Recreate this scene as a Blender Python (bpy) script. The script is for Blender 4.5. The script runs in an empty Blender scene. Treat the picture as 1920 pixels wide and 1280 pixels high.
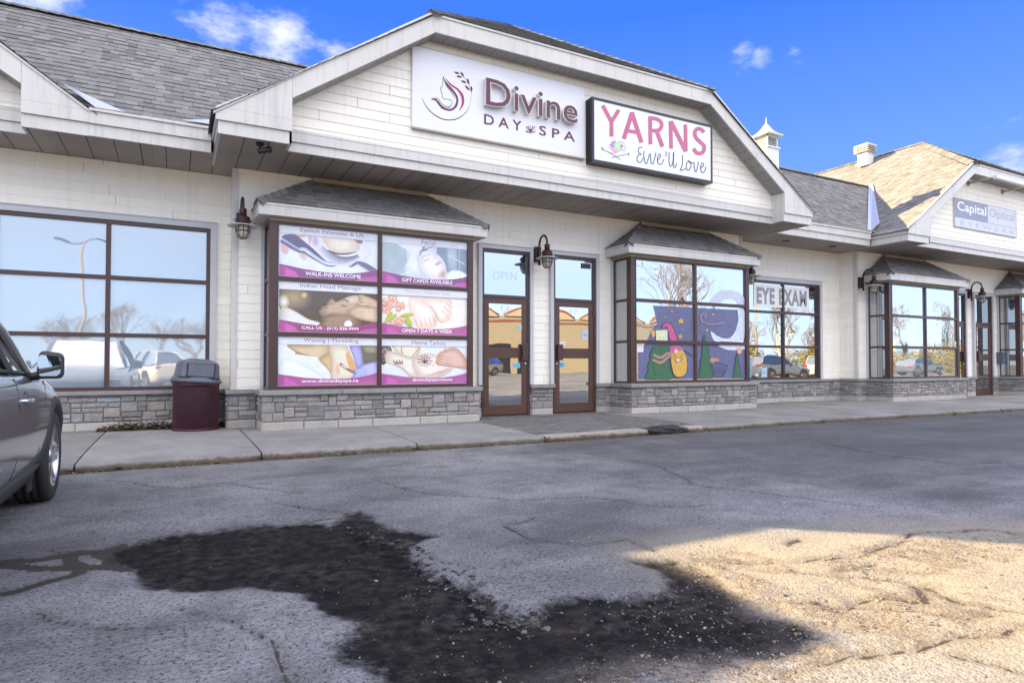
import bpy, bmesh, math, random
import numpy as np
from mathutils import Vector, Matrix
R = math.radians
random.seed(7)
S = bpy.context.scene
COL = S.collection

# ------------------------------------------------------------------ camera
FPX, YAW, PITCH, ROLL, CYP = 1188.2, 0.489428, 0.0218315, 0.000218, 655.96
CAMP = Vector((0, 0, 1.05))
cf = Vector((math.sin(YAW)*math.cos(PITCH), math.cos(YAW)*math.cos(PITCH), math.sin(PITCH)))
cr = Vector((math.cos(YAW), -math.sin(YAW), 0)); cu = cr.cross(cf)
cr2 = cr*math.cos(ROLL)+cu*math.sin(ROLL); cu2 = -cr*math.sin(ROLL)+cu*math.cos(ROLL)
cam = bpy.data.cameras.new('camera'); camo = bpy.data.objects.new('camera', cam); COL.objects.link(camo)
M = Matrix((cr2, cu2, -cf)).transposed().to_4x4(); M.translation = CAMP
camo.matrix_world = M
cam.sensor_width = 36; cam.lens = FPX/1920*36; cam.shift_y = (CYP-640)/1920
cam.clip_start = .05; cam.clip_end = 2000
S.camera = camo

# ------------------------------------------------------------------ sky, sun, exposure
SUNV = Vector((-1.6, 1.37, 1)).normalized()
EL = math.asin(SUNV.z)
w = bpy.data.worlds.new("World"); S.world = w; w.use_nodes = True
nt = w.node_tree; nt.nodes.clear(); N = nt.nodes.new; LK = nt.links.new
out = N('ShaderNodeOutputWorld'); bg = N('ShaderNodeBackground'); LK(bg.outputs[0], out.inputs[0])
sky = N('ShaderNodeTexSky'); sky.sky_type = 'NISHITA'; sky.sun_disc = False
sky.sun_elevation = EL; sky.sun_rotation = math.atan2(SUNV.x, SUNV.y)
sky.air_density = 1.0; sky.dust_density = 0.3; sky.ozone_density = 2.0
tc = N('ShaderNodeTexCoord')
def wmix(a, b, f, bt='MIX'):
    m = N('ShaderNodeMix'); m.data_type = 'RGBA'; m.blend_type = bt
    for sock, v in ((m.inputs[0], f), (m.inputs[6], a), (m.inputs[7], b)):
        if hasattr(v, 'links'): LK(v, sock)
        else: sock.default_value = v
    return m.outputs[2]
tint = wmix(sky.outputs[0], (.62, .86, 1.45, 1), 1.0, 'MULTIPLY')
# deeper polarised blue over the roofs, in the half of the sky that holds the sun
sep = N('ShaderNodeSeparateXYZ'); LK(tc.outputs['Generated'], sep.inputs[0])
mr = N('ShaderNodeMapRange'); LK(sep.outputs[1], mr.inputs[0])
mr.inputs[1].default_value = -.25; mr.inputs[2].default_value = .25
gr = N('ShaderNodeMapRange'); LK(sep.outputs[2], gr.inputs[0]); gr.inputs[1].default_value = .12; gr.inputs[2].default_value = .48
deep = wmix((.29, .56, 1.06, 1), (.062, .24, 1.0, 1), gr.outputs[0])
gr2 = N('ShaderNodeMapRange'); LK(sep.outputs[2], gr2.inputs[0]); gr2.inputs[1].default_value = .12; gr2.inputs[2].default_value = .62
pale = wmix((1.22, 1.46, 1.74, 1), (3.05, 2.95, 2.9, 1), gr2.outputs[0])
rear = wmix(tint, pale, .92)
base = wmix(rear, deep, mr.outputs[0])
# clouds
mp = N('ShaderNodeMapping'); LK(tc.outputs['Generated'], mp.inputs[0]); mp.inputs['Scale'].default_value = (1, 1, 2.2)
nz = N('ShaderNodeTexNoise'); LK(mp.outputs[0], nz.inputs[0]); nz.inputs['Scale'].default_value = 9; nz.inputs['Detail'].default_value = 9; nz.inputs['Roughness'].default_value = .62
def blob(d, rad, soft):
    v = N('ShaderNodeVectorMath'); v.operation = 'DISTANCE'; LK(tc.outputs['Generated'], v.inputs[0]); v.inputs[1].default_value = d
    m_ = N('ShaderNodeMapRange'); LK(v.outputs['Value'], m_.inputs[0]); m_.inputs[1].default_value = 0; m_.inputs[2].default_value = rad*soft
    m_.inputs[3].default_value = 1; m_.inputs[4].default_value = 0
    return m_.outputs[0]
acc = None
for d, rad, soft, amp in (((.05, .905, .425), .035, 3.0, .8), ((.125, .89, .435), .075, 1.7, .85), ((.19, .885, .43), .05, 1.8, .75), ((-.15, .885, .432), .06, 1.9, .95), ((-.19, .87, .445), .05, 2.0, .9),
                          ((0, .885, .462), .05, 1.7, .55), ((.676, .606, .424), .034, 1.8, .75), ((.69, .592, .417), .024, 1.8, .7), ((.72, .557, .415), .018, 2.0, .5), ((.885, .385, .252), .05, 1.7, .72), ((.915, .31, .24), .08, 1.6, .85)):
    b_ = blob(d, rad, soft)
    mm = N('ShaderNodeMath'); mm.operation = 'MULTIPLY'; LK(b_, mm.inputs[0]); mm.inputs[1].default_value = amp
    if acc is None: acc = mm.outputs[0]
    else:
        mx = N('ShaderNodeMath'); mx.operation = 'MAXIMUM'; LK(acc, mx.inputs[0]); LK(mm.outputs[0], mx.inputs[1]); acc = mx.outputs[0]
ad = N('ShaderNodeMath'); ad.operation = 'MULTIPLY_ADD'; LK(acc, ad.inputs[0]); ad.inputs[1].default_value = .62; LK(nz.outputs[0], ad.inputs[2])
cm = N('ShaderNodeMapRange'); LK(ad.outputs[0], cm.inputs[0]); cm.inputs[1].default_value = .78; cm.inputs[2].default_value = 1.08; cm.interpolation_type = 'SMOOTHSTEP'
cloudc = (.97, 1.01, 1.08, 1)
LK(wmix(base, cloudc, cm.outputs[0]), bg.inputs[0])
bg.inputs[1].default_value = 0.15
sun = bpy.data.lights.new('sun', 'SUN'); sun.energy = 2.95; sun.angle = R(.32); sun.color = (1, .78, .43)
suno = bpy.data.objects.new('sun', sun); COL.objects.link(suno)
suno.rotation_euler = SUNV.to_track_quat('Z', 'Y').to_euler()
S.view_settings.view_transform = 'Standard'; S.view_settings.look = 'None'; S.view_settings.gamma = 1
S.view_settings.use_curve_mapping = False; S.view_settings.exposure = 2.74

# ------------------------------------------------------------------ helpers
def ray(px, py): return cf+cr2*((px-960)/FPX)-cu2*((py-CYP)/FPX)
def atY(px, py, Y):            # where the sight line through a photo pixel meets a vertical plane, in metres
    d = ray(px, py); t = Y/d.y; p = CAMP+d*t; return p.x, p.z
def atZ(px, py, Z=0.0):
    d = ray(px, py); t = (Z-CAMP.z)/d.z; p = CAMP+d*t; return p.x, p.y

def tag(o, label=None, cat=None, group=None, kind=None):
    if label: o['label'] = label
    if cat: o['category'] = cat
    if group: o['group'] = group
    if kind: o['kind'] = kind
    return o
def empty(name, loc=(0, 0, 0), rz=0, parent=None):
    o = bpy.data.objects.new(name, None); COL.objects.link(o); o.location = loc; o.rotation_euler = (0, 0, rz)
    o.empty_display_size = .2
    if parent: o.parent = parent
    return o
def copy_tree(o, parent=None):
    c = o.copy(); COL.objects.link(c)
    if parent: c.parent = parent
    for ch in [x for x in bpy.data.objects if x.parent == o]:
        copy_tree(ch, c)
    return c

class MB:
    """collects polygons; build() links them as one mesh object"""
    def __init__(s): s.v = []; s.f = []; s.m = []; s.t = []; s.sm = []
    def poly(s, pts, m=0, t=None, sm=False):
        n = len(s.v); s.v += [tuple(p) for p in pts]; s.f.append(tuple(range(n, n+len(pts)))); s.m.append(m); s.t.append(t or (1, 1, 1)); s.sm.append(sm)
    def raw(s, vs, fs, m=0, t=None, sm=False):
        n = len(s.v); s.v += [tuple(p) for p in vs]
        for f in fs:
            s.f.append(tuple(n+i for i in f)); s.m.append(m); s.t.append(t or (1, 1, 1)); s.sm.append(sm)
    def box(s, x0, x1, y0, y1, z0, z1, m=0, t=None, faces='LRFBUD'):
        a = [(x0, y0, z0), (x1, y0, z0), (x1, y1, z0), (x0, y1, z0), (x0, y0, z1), (x1, y0, z1), (x1, y1, z1), (x0, y1, z1)]
        F = {'D': (3, 2, 1, 0), 'U': (4, 5, 6, 7), 'F': (0, 1, 5, 4), 'B': (2, 3, 7, 6), 'L': (3, 0, 4, 7), 'R': (1, 2, 6, 5)}
        s.raw(a, [F[c] for c in faces], m, t)
    def bbox(s, x0, x1, y0, y1, z0, z1, b=.01, m=0, t=None):
        """box with chamfered edges"""
        bm = bmesh.new(); bmesh.ops.create_cube(bm, size=1)
        for v in bm.verts: v.co = Vector(((x0+x1)/2+v.co.x*(x1-x0), (y0+y1)/2+v.co.y*(y1-y0), (z0+z1)/2+v.co.z*(z1-z0)))
        bmesh.ops.bevel(bm, geom=bm.edges[:], offset=b, segments=2, affect='EDGES', profile=.6)
        s.bm(bm, m, t, sm=False)
    def bm(s, bm, m=0, t=None, sm=False, mat=None):
        bm.verts.index_update(); vs = [(mat @ v.co if mat else v.co) for v in bm.verts]
        s.raw(vs, [tuple(v.index for v in f.verts) for f in bm.faces], m, t, sm); bm.free()
    def prism(s, pts, axis, a, b, m=0, t=None, caps=True):
        """pts: 2-D outline extruded along axis from a to b ('y': pts are x,z; 'x': pts are y,z; 'z': pts are x,y)"""
        f = {'y': lambda p, q: (p[0], q, p[1]), 'x': lambda p, q: (q, p[0], p[1]), 'z': lambda p, q: (p[0], p[1], q)}[axis]
        n = len(pts); vs = [f(p, a) for p in pts]+[f(p, b) for p in pts]
        fs = [(i, (i+1) % n, n+(i+1) % n, n+i) for i in range(n)]
        if caps: fs += [tuple(range(n))[::-1], tuple(range(n, 2*n))]
        s.raw(vs, fs, m, t)
    def tube(s, pts, r, seg=10, m=0, t=None, caps=True, sm=True, closed=False):
        pts = [Vector(p) for p in pts]; n = len(pts); rs = r if isinstance(r, (list, tuple)) else [r]*n
        vs = []; fs = []; up = None
        for i, p in enumerate(pts):
            if closed: d = pts[(i+1) % n]-pts[i-1]
            else: d = pts[min(i+1, n-1)]-pts[max(i-1, 0)]
            d.normalize()
            if up is None:
                up = Vector((0, 0, 1)) if abs(d.z) < .9 else Vector((1, 0, 0))
            a = d.cross(up); a.normalize(); b = a.cross(d); up = b
            for k in range(seg):
                q = 2*math.pi*k/seg; vs.append(p+(a*math.cos(q)+b*math.sin(q))*rs[i])
        for i in range(n if closed else n-1):
            for k in range(seg):
                i2 = (i+1) % n
                fs.append((i*seg+k, i*seg+(k+1) % seg, i2*seg+(k+1) % seg, i2*seg+k))
        if caps and not closed: fs += [tuple(range(seg))[::-1], tuple(range((n-1)*seg, n*seg))]
        s.raw(vs, fs, m, t, sm)
    def lathe(s, prof, seg=24, m=0, t=None, mat=None, sm=True, a0=0, a1=2*math.pi, close=True):
        full = abs(a1-a0-2*math.pi) < 1e-6; ns = seg if full else seg+1
        vs = []; fs = []
        for r_, z in prof:
            for k in range(ns):
                q = a0+(a1-a0)*k/seg; p = Vector((r_*math.cos(q), r_*math.sin(q), z)); vs.append(mat @ p if mat else p)
        for i in range(len(prof)-1):
            for k in range(seg):
                k2 = (k+1) % ns
                fs.append((i*ns+k, i*ns+k2, (i+1)*ns+k2, (i+1)*ns+k))
        s.raw(vs, fs, m, t, sm)
    def build(s, name, mats, parent=None, flipfix=False):
        me = bpy.data.meshes.new(name); me.from_pydata(s.v, [], s.f)
        if not isinstance(mats, (list, tuple)): mats = [mats]
        for x in mats: me.materials.append(x)
        me.polygons.foreach_set('material_index', s.m); me.polygons.foreach_set('use_smooth', s.sm)
        ca = me.color_attributes.new('tone', 'FLOAT_COLOR', 'CORNER')
        arr = np.ones((len(me.loops), 4), dtype=np.float32)
        tot = np.array([len(f) for f in s.f]); arr[:, :3] = np.repeat(np.array(s.t, dtype=np.float32), tot, axis=0)
        ca.data.foreach_set('color', arr.ravel())
        me.update()
        o = bpy.data.objects.new(name, me); COL.objects.link(o)
        if parent: o.parent = parent
        return o

def clip_poly(poly, a, b, c):
    """keep the part of a 2-D polygon where a*x+b*y >= c"""
    o = []
    for i in range(len(poly)):
        p, q = poly[i], poly[(i+1) % len(poly)]
        dp, dq = a*p[0]+b*p[1]-c, a*q[0]+b*q[1]-c
        if dp >= 0: o.append(p)
        if (dp >= 0) != (dq >= 0):
            k = dp/(dp-dq); o.append((p[0]+k*(q[0]-p[0]), p[1]+k*(q[1]-p[1])))
    return o
def clip_conv(poly, conv):
    for i in range(len(conv)):
        p, q = conv[i], conv[(i+1) % len(conv)]
        a, b = -(q[1]-p[1]), q[0]-p[0]
        poly = clip_poly(poly, a, b, a*p[0]+b*p[1])
        if len(poly) < 3: return []
    return poly
def area2(p): return sum(p[i][0]*p[(i+1) % len(p)][1]-p[(i+1) % len(p)][0]*p[i][1] for i in range(len(p)))/2

# ------------------------------------------------------------------ materials
def newmat(name):
    m = bpy.data.materials.new(name); m.use_nodes = True; nt = m.node_tree
    return m, nt, nt.nodes['Principled BSDF']
def mixc(nt, a, b, f, bt='MIX'):
    m = nt.nodes.new('ShaderNodeMix'); m.data_type = 'RGBA'; m.blend_type = bt
    for sock, v in ((m.inputs[0], f), (m.inputs[6], a), (m.inputs[7], b)):
        if hasattr(v, 'links'): nt.links.new(v, sock)
        else: sock.default_value = v
    return m.outputs[2]
def noise(nt, vec, scale, detail=4, rough=.55, dist=0):
    n = nt.nodes.new('ShaderNodeTexNoise'); n.inputs['Scale'].default_value = scale; n.inputs['Detail'].default_value = detail
    n.inputs['Roughness'].default_value = rough; n.inputs['Distortion'].default_value = dist
    if vec is not None: nt.links.new(vec, n.inputs['Vector'])
    return n
def mrange(nt, v, a, b, c=0, d=1, smooth=False):
    n = nt.nodes.new('ShaderNodeMapRange'); nt.links.new(v, n.inputs[0])
    n.inputs[1].default_value = a; n.inputs[2].default_value = b; n.inputs[3].default_value = c; n.inputs[4].default_value = d
    if smooth: n.interpolation_type = 'SMOOTHSTEP'
    return n.outputs[0]
def math_(nt, op, a, b=None):
    n = nt.nodes.new('ShaderNodeMath'); n.operation = op
    for i, v in enumerate((a, b)):
        if v is None: continue
        if hasattr(v, 'links'): nt.links.new(v, n.inputs[i])
        else: n.inputs[i].default_value = v
    return n.outputs[0]
def coords(nt, scale=(1, 1, 1)):
    g = nt.nodes.new('ShaderNodeNewGeometry')
    if scale == (1, 1, 1): return g.outputs['Position']
    m = nt.nodes.new('ShaderNodeMapping'); nt.links.new(g.outputs['Position'], m.inputs[0]); m.inputs['Scale'].default_value = scale
    return m.outputs[0]
def objco(nt):
    g = nt.nodes.new('ShaderNodeTexCoord'); return g.outputs['Object']
def pmat(name, col, rough=.6, metal=0, var=.1, vs=3, fine=.0, fs=60, bump=0, bs=40, tone=False, spec=.5, coat=0, scale=(1, 1, 1), obj=False, dirt=None, bdist=.01, streak=0):
    m, nt, p = newmat(name)
    co = objco(nt) if obj else coords(nt, scale)
    c = (*col, 1)
    n1 = noise(nt, co, vs, 5)
    v = mrange(nt, n1.outputs[0], .25, .75, 1-var, 1+var)
    if fine:
        n2 = noise(nt, co, fs, 3)
        v = math_(nt, 'MULTIPLY', v, mrange(nt, n2.outputs[0], .3, .7, 1-fine, 1+fine))
    cmb = nt.nodes.new('ShaderNodeCombineColor')
    for i in range(3): nt.links.new(v, cmb.inputs[i])
    o = mixc(nt, c, cmb.outputs[0], 1.0, 'MULTIPLY')
    if tone:
        a = nt.nodes.new('ShaderNodeVertexColor'); a.layer_name = 'tone'
        o = mixc(nt, o, a.outputs[0], 1.0, 'MULTIPLY')
    if dirt:
        n3 = noise(nt, co, dirt[1], 7, .65)
        o = mixc(nt, o, (*dirt[0], 1), mrange(nt, n3.outputs[0], dirt[2], dirt[2]+.2, 0, dirt[3]))
    if streak:      # rain streaks running down the boards
        ns = noise(nt, coords(nt, (7, 7, .45)), 1.6, 5, .7); cs = nt.nodes.new('ShaderNodeCombineColor'); vv = mrange(nt, ns.outputs[0], .5, .75, 1, 1-streak*1.6)
        for i in range(3): nt.links.new(vv, cs.inputs[i])
        o = mixc(nt, o, cs.outputs[0], 1.0, 'MULTIPLY')
    nt.links.new(o, p.inputs['Base Color'])
    p.inputs['Roughness'].default_value = rough; p.inputs['Metallic'].default_value = metal
    p.inputs['Specular IOR Level'].default_value = spec; p.inputs['Coat Weight'].default_value = coat
    p.inputs['Coat Roughness'].default_value = .05
    if bump:
        nb = noise(nt, co, bs, 6, .6); b = nt.nodes.new('ShaderNodeBump'); b.inputs['Strength'].default_value = bump; b.inputs['Distance'].default_value = bdist
        nt.links.new(nb.outputs[0], b.inputs['Height']); nt.links.new(b.outputs[0], p.inputs['Normal'])
    return m

m_siding = pmat('painted wood siding', (.90, .84, .745), .55, var=.05, vs=1.6, fine=.04, fs=90, bump=.35, bs=1, scale=(6, 6, 90), bdist=.003, tone=True, dirt=((.5, .47, .43), 1.3, .62, .25), streak=.07)
m_trim = pmat('grey aluminium trim', (.50, .495, .52), .4, var=.04, vs=2)
m_fascia = pmat('pale grey aluminium fascia', (.59, .56, .53), .38, var=.05, vs=1.2, fine=.015, dirt=((.30, .27, .23), 1.6, .60, .3), streak=.14)
m_flash = pmat('white metal flashing', (.44, .47, .55), .35, var=.04, vs=2)
m_frame = pmat('maroon brown aluminium', (.058, .026, .022), .38, var=.12, vs=4, spec=.5)
m_door = pmat('brown door aluminium', (.085, .040, .028), .36, var=.12, vs=4, fine=.05)
m_stone = pmat('split limestone', (.275, .258, .25), .85, var=.2, vs=9, fine=.16, fs=85, bump=.9, bs=26, tone=True, bdist=.03, dirt=((.13, .12, .11), 7, .6, .5))
m_mortar = pmat('mortar', (.2, .19, .18), .9, var=.1, fine=.1, bump=.5, bs=80)
m_lime = pmat('pale base stone', (.40, .375, .35), .8, var=.1, vs=6, fine=.1, bump=.4, bs=40, tone=True, dirt=((.2, .17, .13), 5, .6, .5))
m_sill = pmat('stone sill slab', (.25, .24, .235), .75, var=.14, vs=5, fine=.1, bump=.4, bs=40, dirt=((.13, .12, .1), 6, .58, .6))
m_shingle = pmat('asphalt shingles', (.21, .20, .193), .92, var=.12, vs=2.2, fine=.28, fs=140, bump=.6, bs=160, tone=True)
m_felt = pmat('roof felt under shingles', (.05, .05, .05), .9)
m_black = pmat('black plastic', (.012, .012, .014), .45, var=.1)
m_maroonp = pmat('dark maroon lantern paint', (.042, .014, .016), .38, var=.15, vs=12)
m_wood = pmat('beige trim board', (.34, .28, .2), .7, var=.15, vs=5, fine=.1)

def soffit_mat():
    m, nt, p = newmat('vented aluminium soffit')
    co = coords(nt); sx = nt.nodes.new('ShaderNodeSeparateXYZ'); nt.links.new(co, sx.inputs[0])
    ax = math_(nt, 'ADD', sx.outputs[0], 50.0)
    rib = math_(nt, 'MODULO', ax, .0245); rb = mrange(nt, math_(nt, 'ABSOLUTE', math_(nt, 'SUBTRACT', rib, .01225)), .0, .006, 0, 1, True)
    seam = math_(nt, 'MODULO', ax, .305); sm = mrange(nt, math_(nt, 'ABSOLUTE', math_(nt, 'SUBTRACT', seam, .152)), .004, .009, 0, 1, True)
    pid = math_(nt, 'FLOOR', math_(nt, 'DIVIDE', ax, .305))
    wn = nt.nodes.new('ShaderNodeTexWhiteNoise'); wn.noise_dimensions = '1D'; nt.links.new(pid, wn.inputs['W'])
    c = mixc(nt, (.26, .225, .19, 1), (.34, .30, .26, 1), rb)
    c = mixc(nt, (.05, .045, .04, 1), c, sm)
    v = mrange(nt, wn.outputs[0], 0, 1, .9, 1.08)
    n1 = noise(nt, co, 1.5); v = math_(nt, 'MULTIPLY', v, mrange(nt, n1.outputs[0], .3, .7, .9, 1.1))
    cmb = nt.nodes.new('ShaderNodeCombineColor')
    for i in range(3): nt.links.new(v, cmb.inputs[i])
    nt.links.new(mixc(nt, c, cmb.outputs[0], 1, 'MULTIPLY'), p.inputs['Base Color'])
    b = nt.nodes.new('ShaderNodeBump'); b.inputs['Strength'].default_value = .8; b.inputs['Distance'].default_value = .006
    nt.links.new(math_(nt, 'ADD', math_(nt, 'MULTIPLY', rb, .3), sm), b.inputs['Height']); nt.links.new(b.outputs[0], p.inputs['Normal'])
    p.inputs['Roughness'].default_value = .6
    return m
m_soffit = soffit_mat()
def rake_mat():
    m, nt, p = newmat('perforated rake soffit')
    co = coords(nt); v = nt.nodes.new('ShaderNodeTexVoronoi'); v.inputs['Scale'].default_value = 60; nt.links.new(co, v.inputs[0])
    c = mixc(nt, (.17, .165, .15, 1), (.34, .33, .31, 1), mrange(nt, v.outputs[0], .2, .5))
    nt.links.new(c, p.inputs['Base Color']); p.inputs['Roughness'].default_value = .6
    return m
m_rake = rake_mat()

def glass_mat(name, dark, refl, rough=.0, wav=.12, spec_tint=(1, 1, 1)):
    """window glass seen from a brighter outside: fresnel mirror over whatever dim room or film is behind"""
    m, nt, p = newmat(name)
    nt.nodes.remove(p)
    o = nt.nodes['Material Output']
    d = nt.nodes.new('ShaderNodeBsdfDiffuse'); g = nt.nodes.new('ShaderNodeBsdfGlossy'); mx = nt.nodes.new('ShaderNodeMixShader')
    co = coords(nt); n1 = noise(nt, co, 1.1, 2, .4)
    c = mixc(nt, (*[x*.8 for x in dark], 1), (*[x*1.2 for x in dark], 1), n1.outputs[0]); nt.links.new(c, d.inputs[0])
    g.inputs['Roughness'].default_value = rough; g.inputs['Color'].default_value = (*spec_tint, 1)
    n2 = noise(nt, co, 1.7, 1, .4); b = nt.nodes.new('ShaderNodeBump'); b.inputs['Strength'].default_value = wav; b.inputs['Distance'].default_value = .012
    nt.links.new(n2.outputs[0], b.inputs['Height']); nt.links.new(b.outputs[0], g.inputs['Normal'])
    lw = nt.nodes.new('ShaderNodeLayerWeight'); lw.inputs[0].default_value = .35
    f = mrange(nt, lw.outputs['Fresnel'], 0, 1, refl, 1)
    nt.links.new(f, mx.inputs[0]); nt.links.new(d.outputs[0], mx.inputs[1]); nt.links.new(g.outputs[0], mx.inputs[2]); nt.links.new(mx.outputs[0], o.inputs[0])
    return m
m_glass = glass_mat('dark storefront glass', (.03, .035, .04), .46, wav=.2)
m_glassd = glass_mat('door glass', (.05, .05, .05), .56, wav=.10)
m_film = glass_mat('frosted window film', (.27, .32, .375), .25, rough=.02, wav=.26)
m_bayg = glass_mat('bright bay glass', (.17, .20, .22), .44, wav=.28)
m_sideg = glass_mat('side bay glass', (.05, .065, .075), .38)

def print_mat(name, rough=.35, coat=.5):
    m, nt, p = newmat(name)
    a = nt.nodes.new('ShaderNodeVertexColor'); a.layer_name = 'tone'
    co = coords(nt); n1 = noise(nt, co, 6, 6, .6)
    v = mrange(nt, n1.outputs[0], .3, .7, .93, 1.06); cmb = nt.nodes.new('ShaderNodeCombineColor')
    for i in range(3): nt.links.new(v, cmb.inputs[i])
    nt.links.new(mixc(nt, a.outputs[0], cmb.outputs[0], 1, 'MULTIPLY'), p.inputs['Base Color'])
    p.inputs['Roughness'].default_value = rough; p.inputs['Coat Weight'].default_value = coat; p.inputs['Coat Roughness'].default_value = .03
    return m
m_print = print_mat('printed window film')
m_paint = print_mat('sign print', .45, .1)

# ------------------------------------------------------------------ wall builders
def PY(y): return lambda u, z, o: (u, y-o, z)          # wall facing -Y
def PXn(x): return lambda u, z, o: (x-o, u, z)         # wall facing -X (u is Y)
def PXp(x): return lambda u, z, o: (x+o, u, z)         # wall facing +X
RZ = .1405
def siding(mb, P, u0, u1, z0, z1, holes=(), conv=None, seed=0):
    mb = MB()
    rnd = random.Random(seed)
    rows = []; z = z0-(z0 % RZ)
    cuts = sorted(set([z0, z1]+[h[2] for h in holes if z0 < h[2] < z1]+[h[3] for h in holes if z0 < h[3] < z1]))
    k = int(math.floor(z0/RZ))
    while k*RZ < z1:
        za, zb = k*RZ, (k+1)*RZ
        off = rnd.uniform(0, 3.6)
        tone0 = rnd.uniform(.95, 1.03)
        zs = [max(za, z0)]+[c for c in cuts if max(za, z0) < c < min(zb, z1)]+[min(zb, z1)]
        for a, b in zip(zs[:-1], zs[1:]):
            if b-a < 1e-5: continue
            iv = [(u0, u1)]
            for h in holes:
                if h[2] < b-1e-5 and h[3] > a+1e-5:
                    nv = []
                    for p, q in iv:
                        if h[1] <= p or h[0] >= q: nv.append((p, q)); continue
                        if h[0] > p: nv.append((p, h[0]))
                        if h[1] < q: nv.append((h[1], q))
                    iv = nv
            oa = .007*(1-(a-za)/RZ)+.001; ob = .007*(1-(b-za)/RZ)+.001
            for p, q in iv:
                js = [p]; j = math.floor((p-off)/3.6)*3.6+off
                while j < q:
                    if j > p+.05 and j < q-.05: js.append(j)
                    j += 3.6
                js.append(q)
                for i, (c, d) in enumerate(zip(js[:-1], js[1:])):
                    poly = [(c+(.0025 if i else 0), a), (d-(.0025 if i < len(js)-2 else 0), a), (d-(.0025 if i < len(js)-2 else 0), b), (c+(.0025 if i else 0), b)]
                    if conv: poly = clip_conv(poly, conv)
                    if len(poly) < 3: continue
                    tn = tone0*rnd.uniform(.985, 1.015)
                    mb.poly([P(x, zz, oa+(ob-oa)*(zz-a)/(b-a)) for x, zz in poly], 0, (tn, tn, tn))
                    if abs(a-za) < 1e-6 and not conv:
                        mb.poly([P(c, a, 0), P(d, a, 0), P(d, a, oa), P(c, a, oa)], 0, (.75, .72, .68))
        k += 1
    # backing sheet just behind the boards closes the joints
    if conv:
        mb.poly([P(x, z, -.004) for x, z in conv], 0, (.35, .33, .31))
    else:
        mb_back(mb, P, u0, u1, z0, z1, holes)
    mb.build('siding_wall', m_siding, B)
def mb_back(mb, P, u0, u1, z0, z1, holes, o=-.004, m=0, t=(.35, .33, .31)):
    us = sorted(set([u0, u1]+[c for h in holes for c in h[:2] if u0 < c < u1]))
    zs = sorted(set([z0, z1]+[c for h in holes for c in h[2:4] if z0 < c < z1]))
    for a, b in zip(us[:-1], us[1:]):
        for c, d in zip(zs[:-1], zs[1:]):
            if any(h[0] <= a+1e-6 and h[1] >= b-1e-6 and h[2] <= c+1e-6 and h[3] >= d-1e-6 for h in holes): continue
            mb.poly([P(a, c, o), P(b, c, o), P(b, d, o), P(a, d, o)], m, t)

def stone_face(mb, P, u0, u1, seed, z0=.03, zc=.215, z1=.60):
    """m 0 split stone, 1 mortar, 2 pale base course"""
    mb = MB()
    rnd = random.Random(seed)
    mb.poly([P(u0, z0, 0), P(u1, z0, 0), P(u1, z1, 0), P(u0, z1, 0)], 1)
    def block(a, b, c, d, m, dep, tone):
        g = .0045; e = min(.012, (b-a)/4, (d-c)/4)
        a, b, c, d = a+g, b-g, c+g, d-g
        j = lambda: rnd.uniform(-.0025, .0025)
        o = [(a+j(), c+j()), (b+j(), c+j()), (b+j(), d+j()), (a+j(), d+j())]
        n = [(a+e, c+e), (b-e, c+e), (b-e, d-e), (a+e, d-e)]
        dd = [dep*rnd.uniform(.75, 1.15) for _ in range(4)]
        vs = [P(*q, 0) for q in o]+[P(*q, x*.55) for q, x in zip(o, dd)]+[P(*q, x) for q, x in zip(n, dd)]
        fs = [(0, 1, 5, 4), (1, 2, 6, 5), (2, 3, 7, 6), (3, 0, 4, 7), (4, 5, 9, 8), (5, 6, 10, 9), (6, 7, 11, 10), (7, 4, 8, 11), (8, 9, 10, 11)]
        mb.raw(vs, fs, m, tone)
    # base course
    u = u0
    while u < u1-.01:
        wd = min(rnd.uniform(.45, .85), u1-u)
        if u1-u-wd < .12: wd = u1-u
        tn = rnd.uniform(.88, 1.08); block(u, u+wd, z0, zc, 2, .022, (tn, tn*.985, tn*.96)); u += wd
    # ashlar
    nr = 6; hh = [.8, 1.15, 1, 1.1, 1, .55]; sm = sum(hh); zz = [zc]
    for h in hh: zz.append(zz[-1]+(z1-zc)*h/sm)
    du = .03; nu = max(1, int(round((u1-u0)/du))); du = (u1-u0)/nu
    occ = np.zeros((nr, nu), bool)
    for r in range(nr):
        c = 0
        while c < nu:
            if occ[r, c]: c += 1; continue
            wmax = 0
            while c+wmax < nu and not occ[r, c+wmax]: wmax += 1
            two = r < nr-1 and rnd.random() < .3
            wd = int(rnd.uniform(.13, .36)/du) if not two else int(rnd.uniform(.14, .26)/du)
            wd = max(2, min(wd, wmax))
            if wmax-wd < 3: wd = wmax
            rr = 2 if two and not occ[r+1, c:c+wd].any() else 1
            occ[r:r+rr, c:c+wd] = True
            tn = rnd.uniform(.72, 1.22); wr = rnd.uniform(-.05, .08)
            block(u0+c*du, u0+(c+wd)*du, zz[r], zz[r+rr], 0, rnd.uniform(.014, .034), (tn*(1+wr), tn, tn*(1-wr)))
            c += wd
    mb.build('stone_base', [m_stone, m_mortar, m_lime], B)

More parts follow.
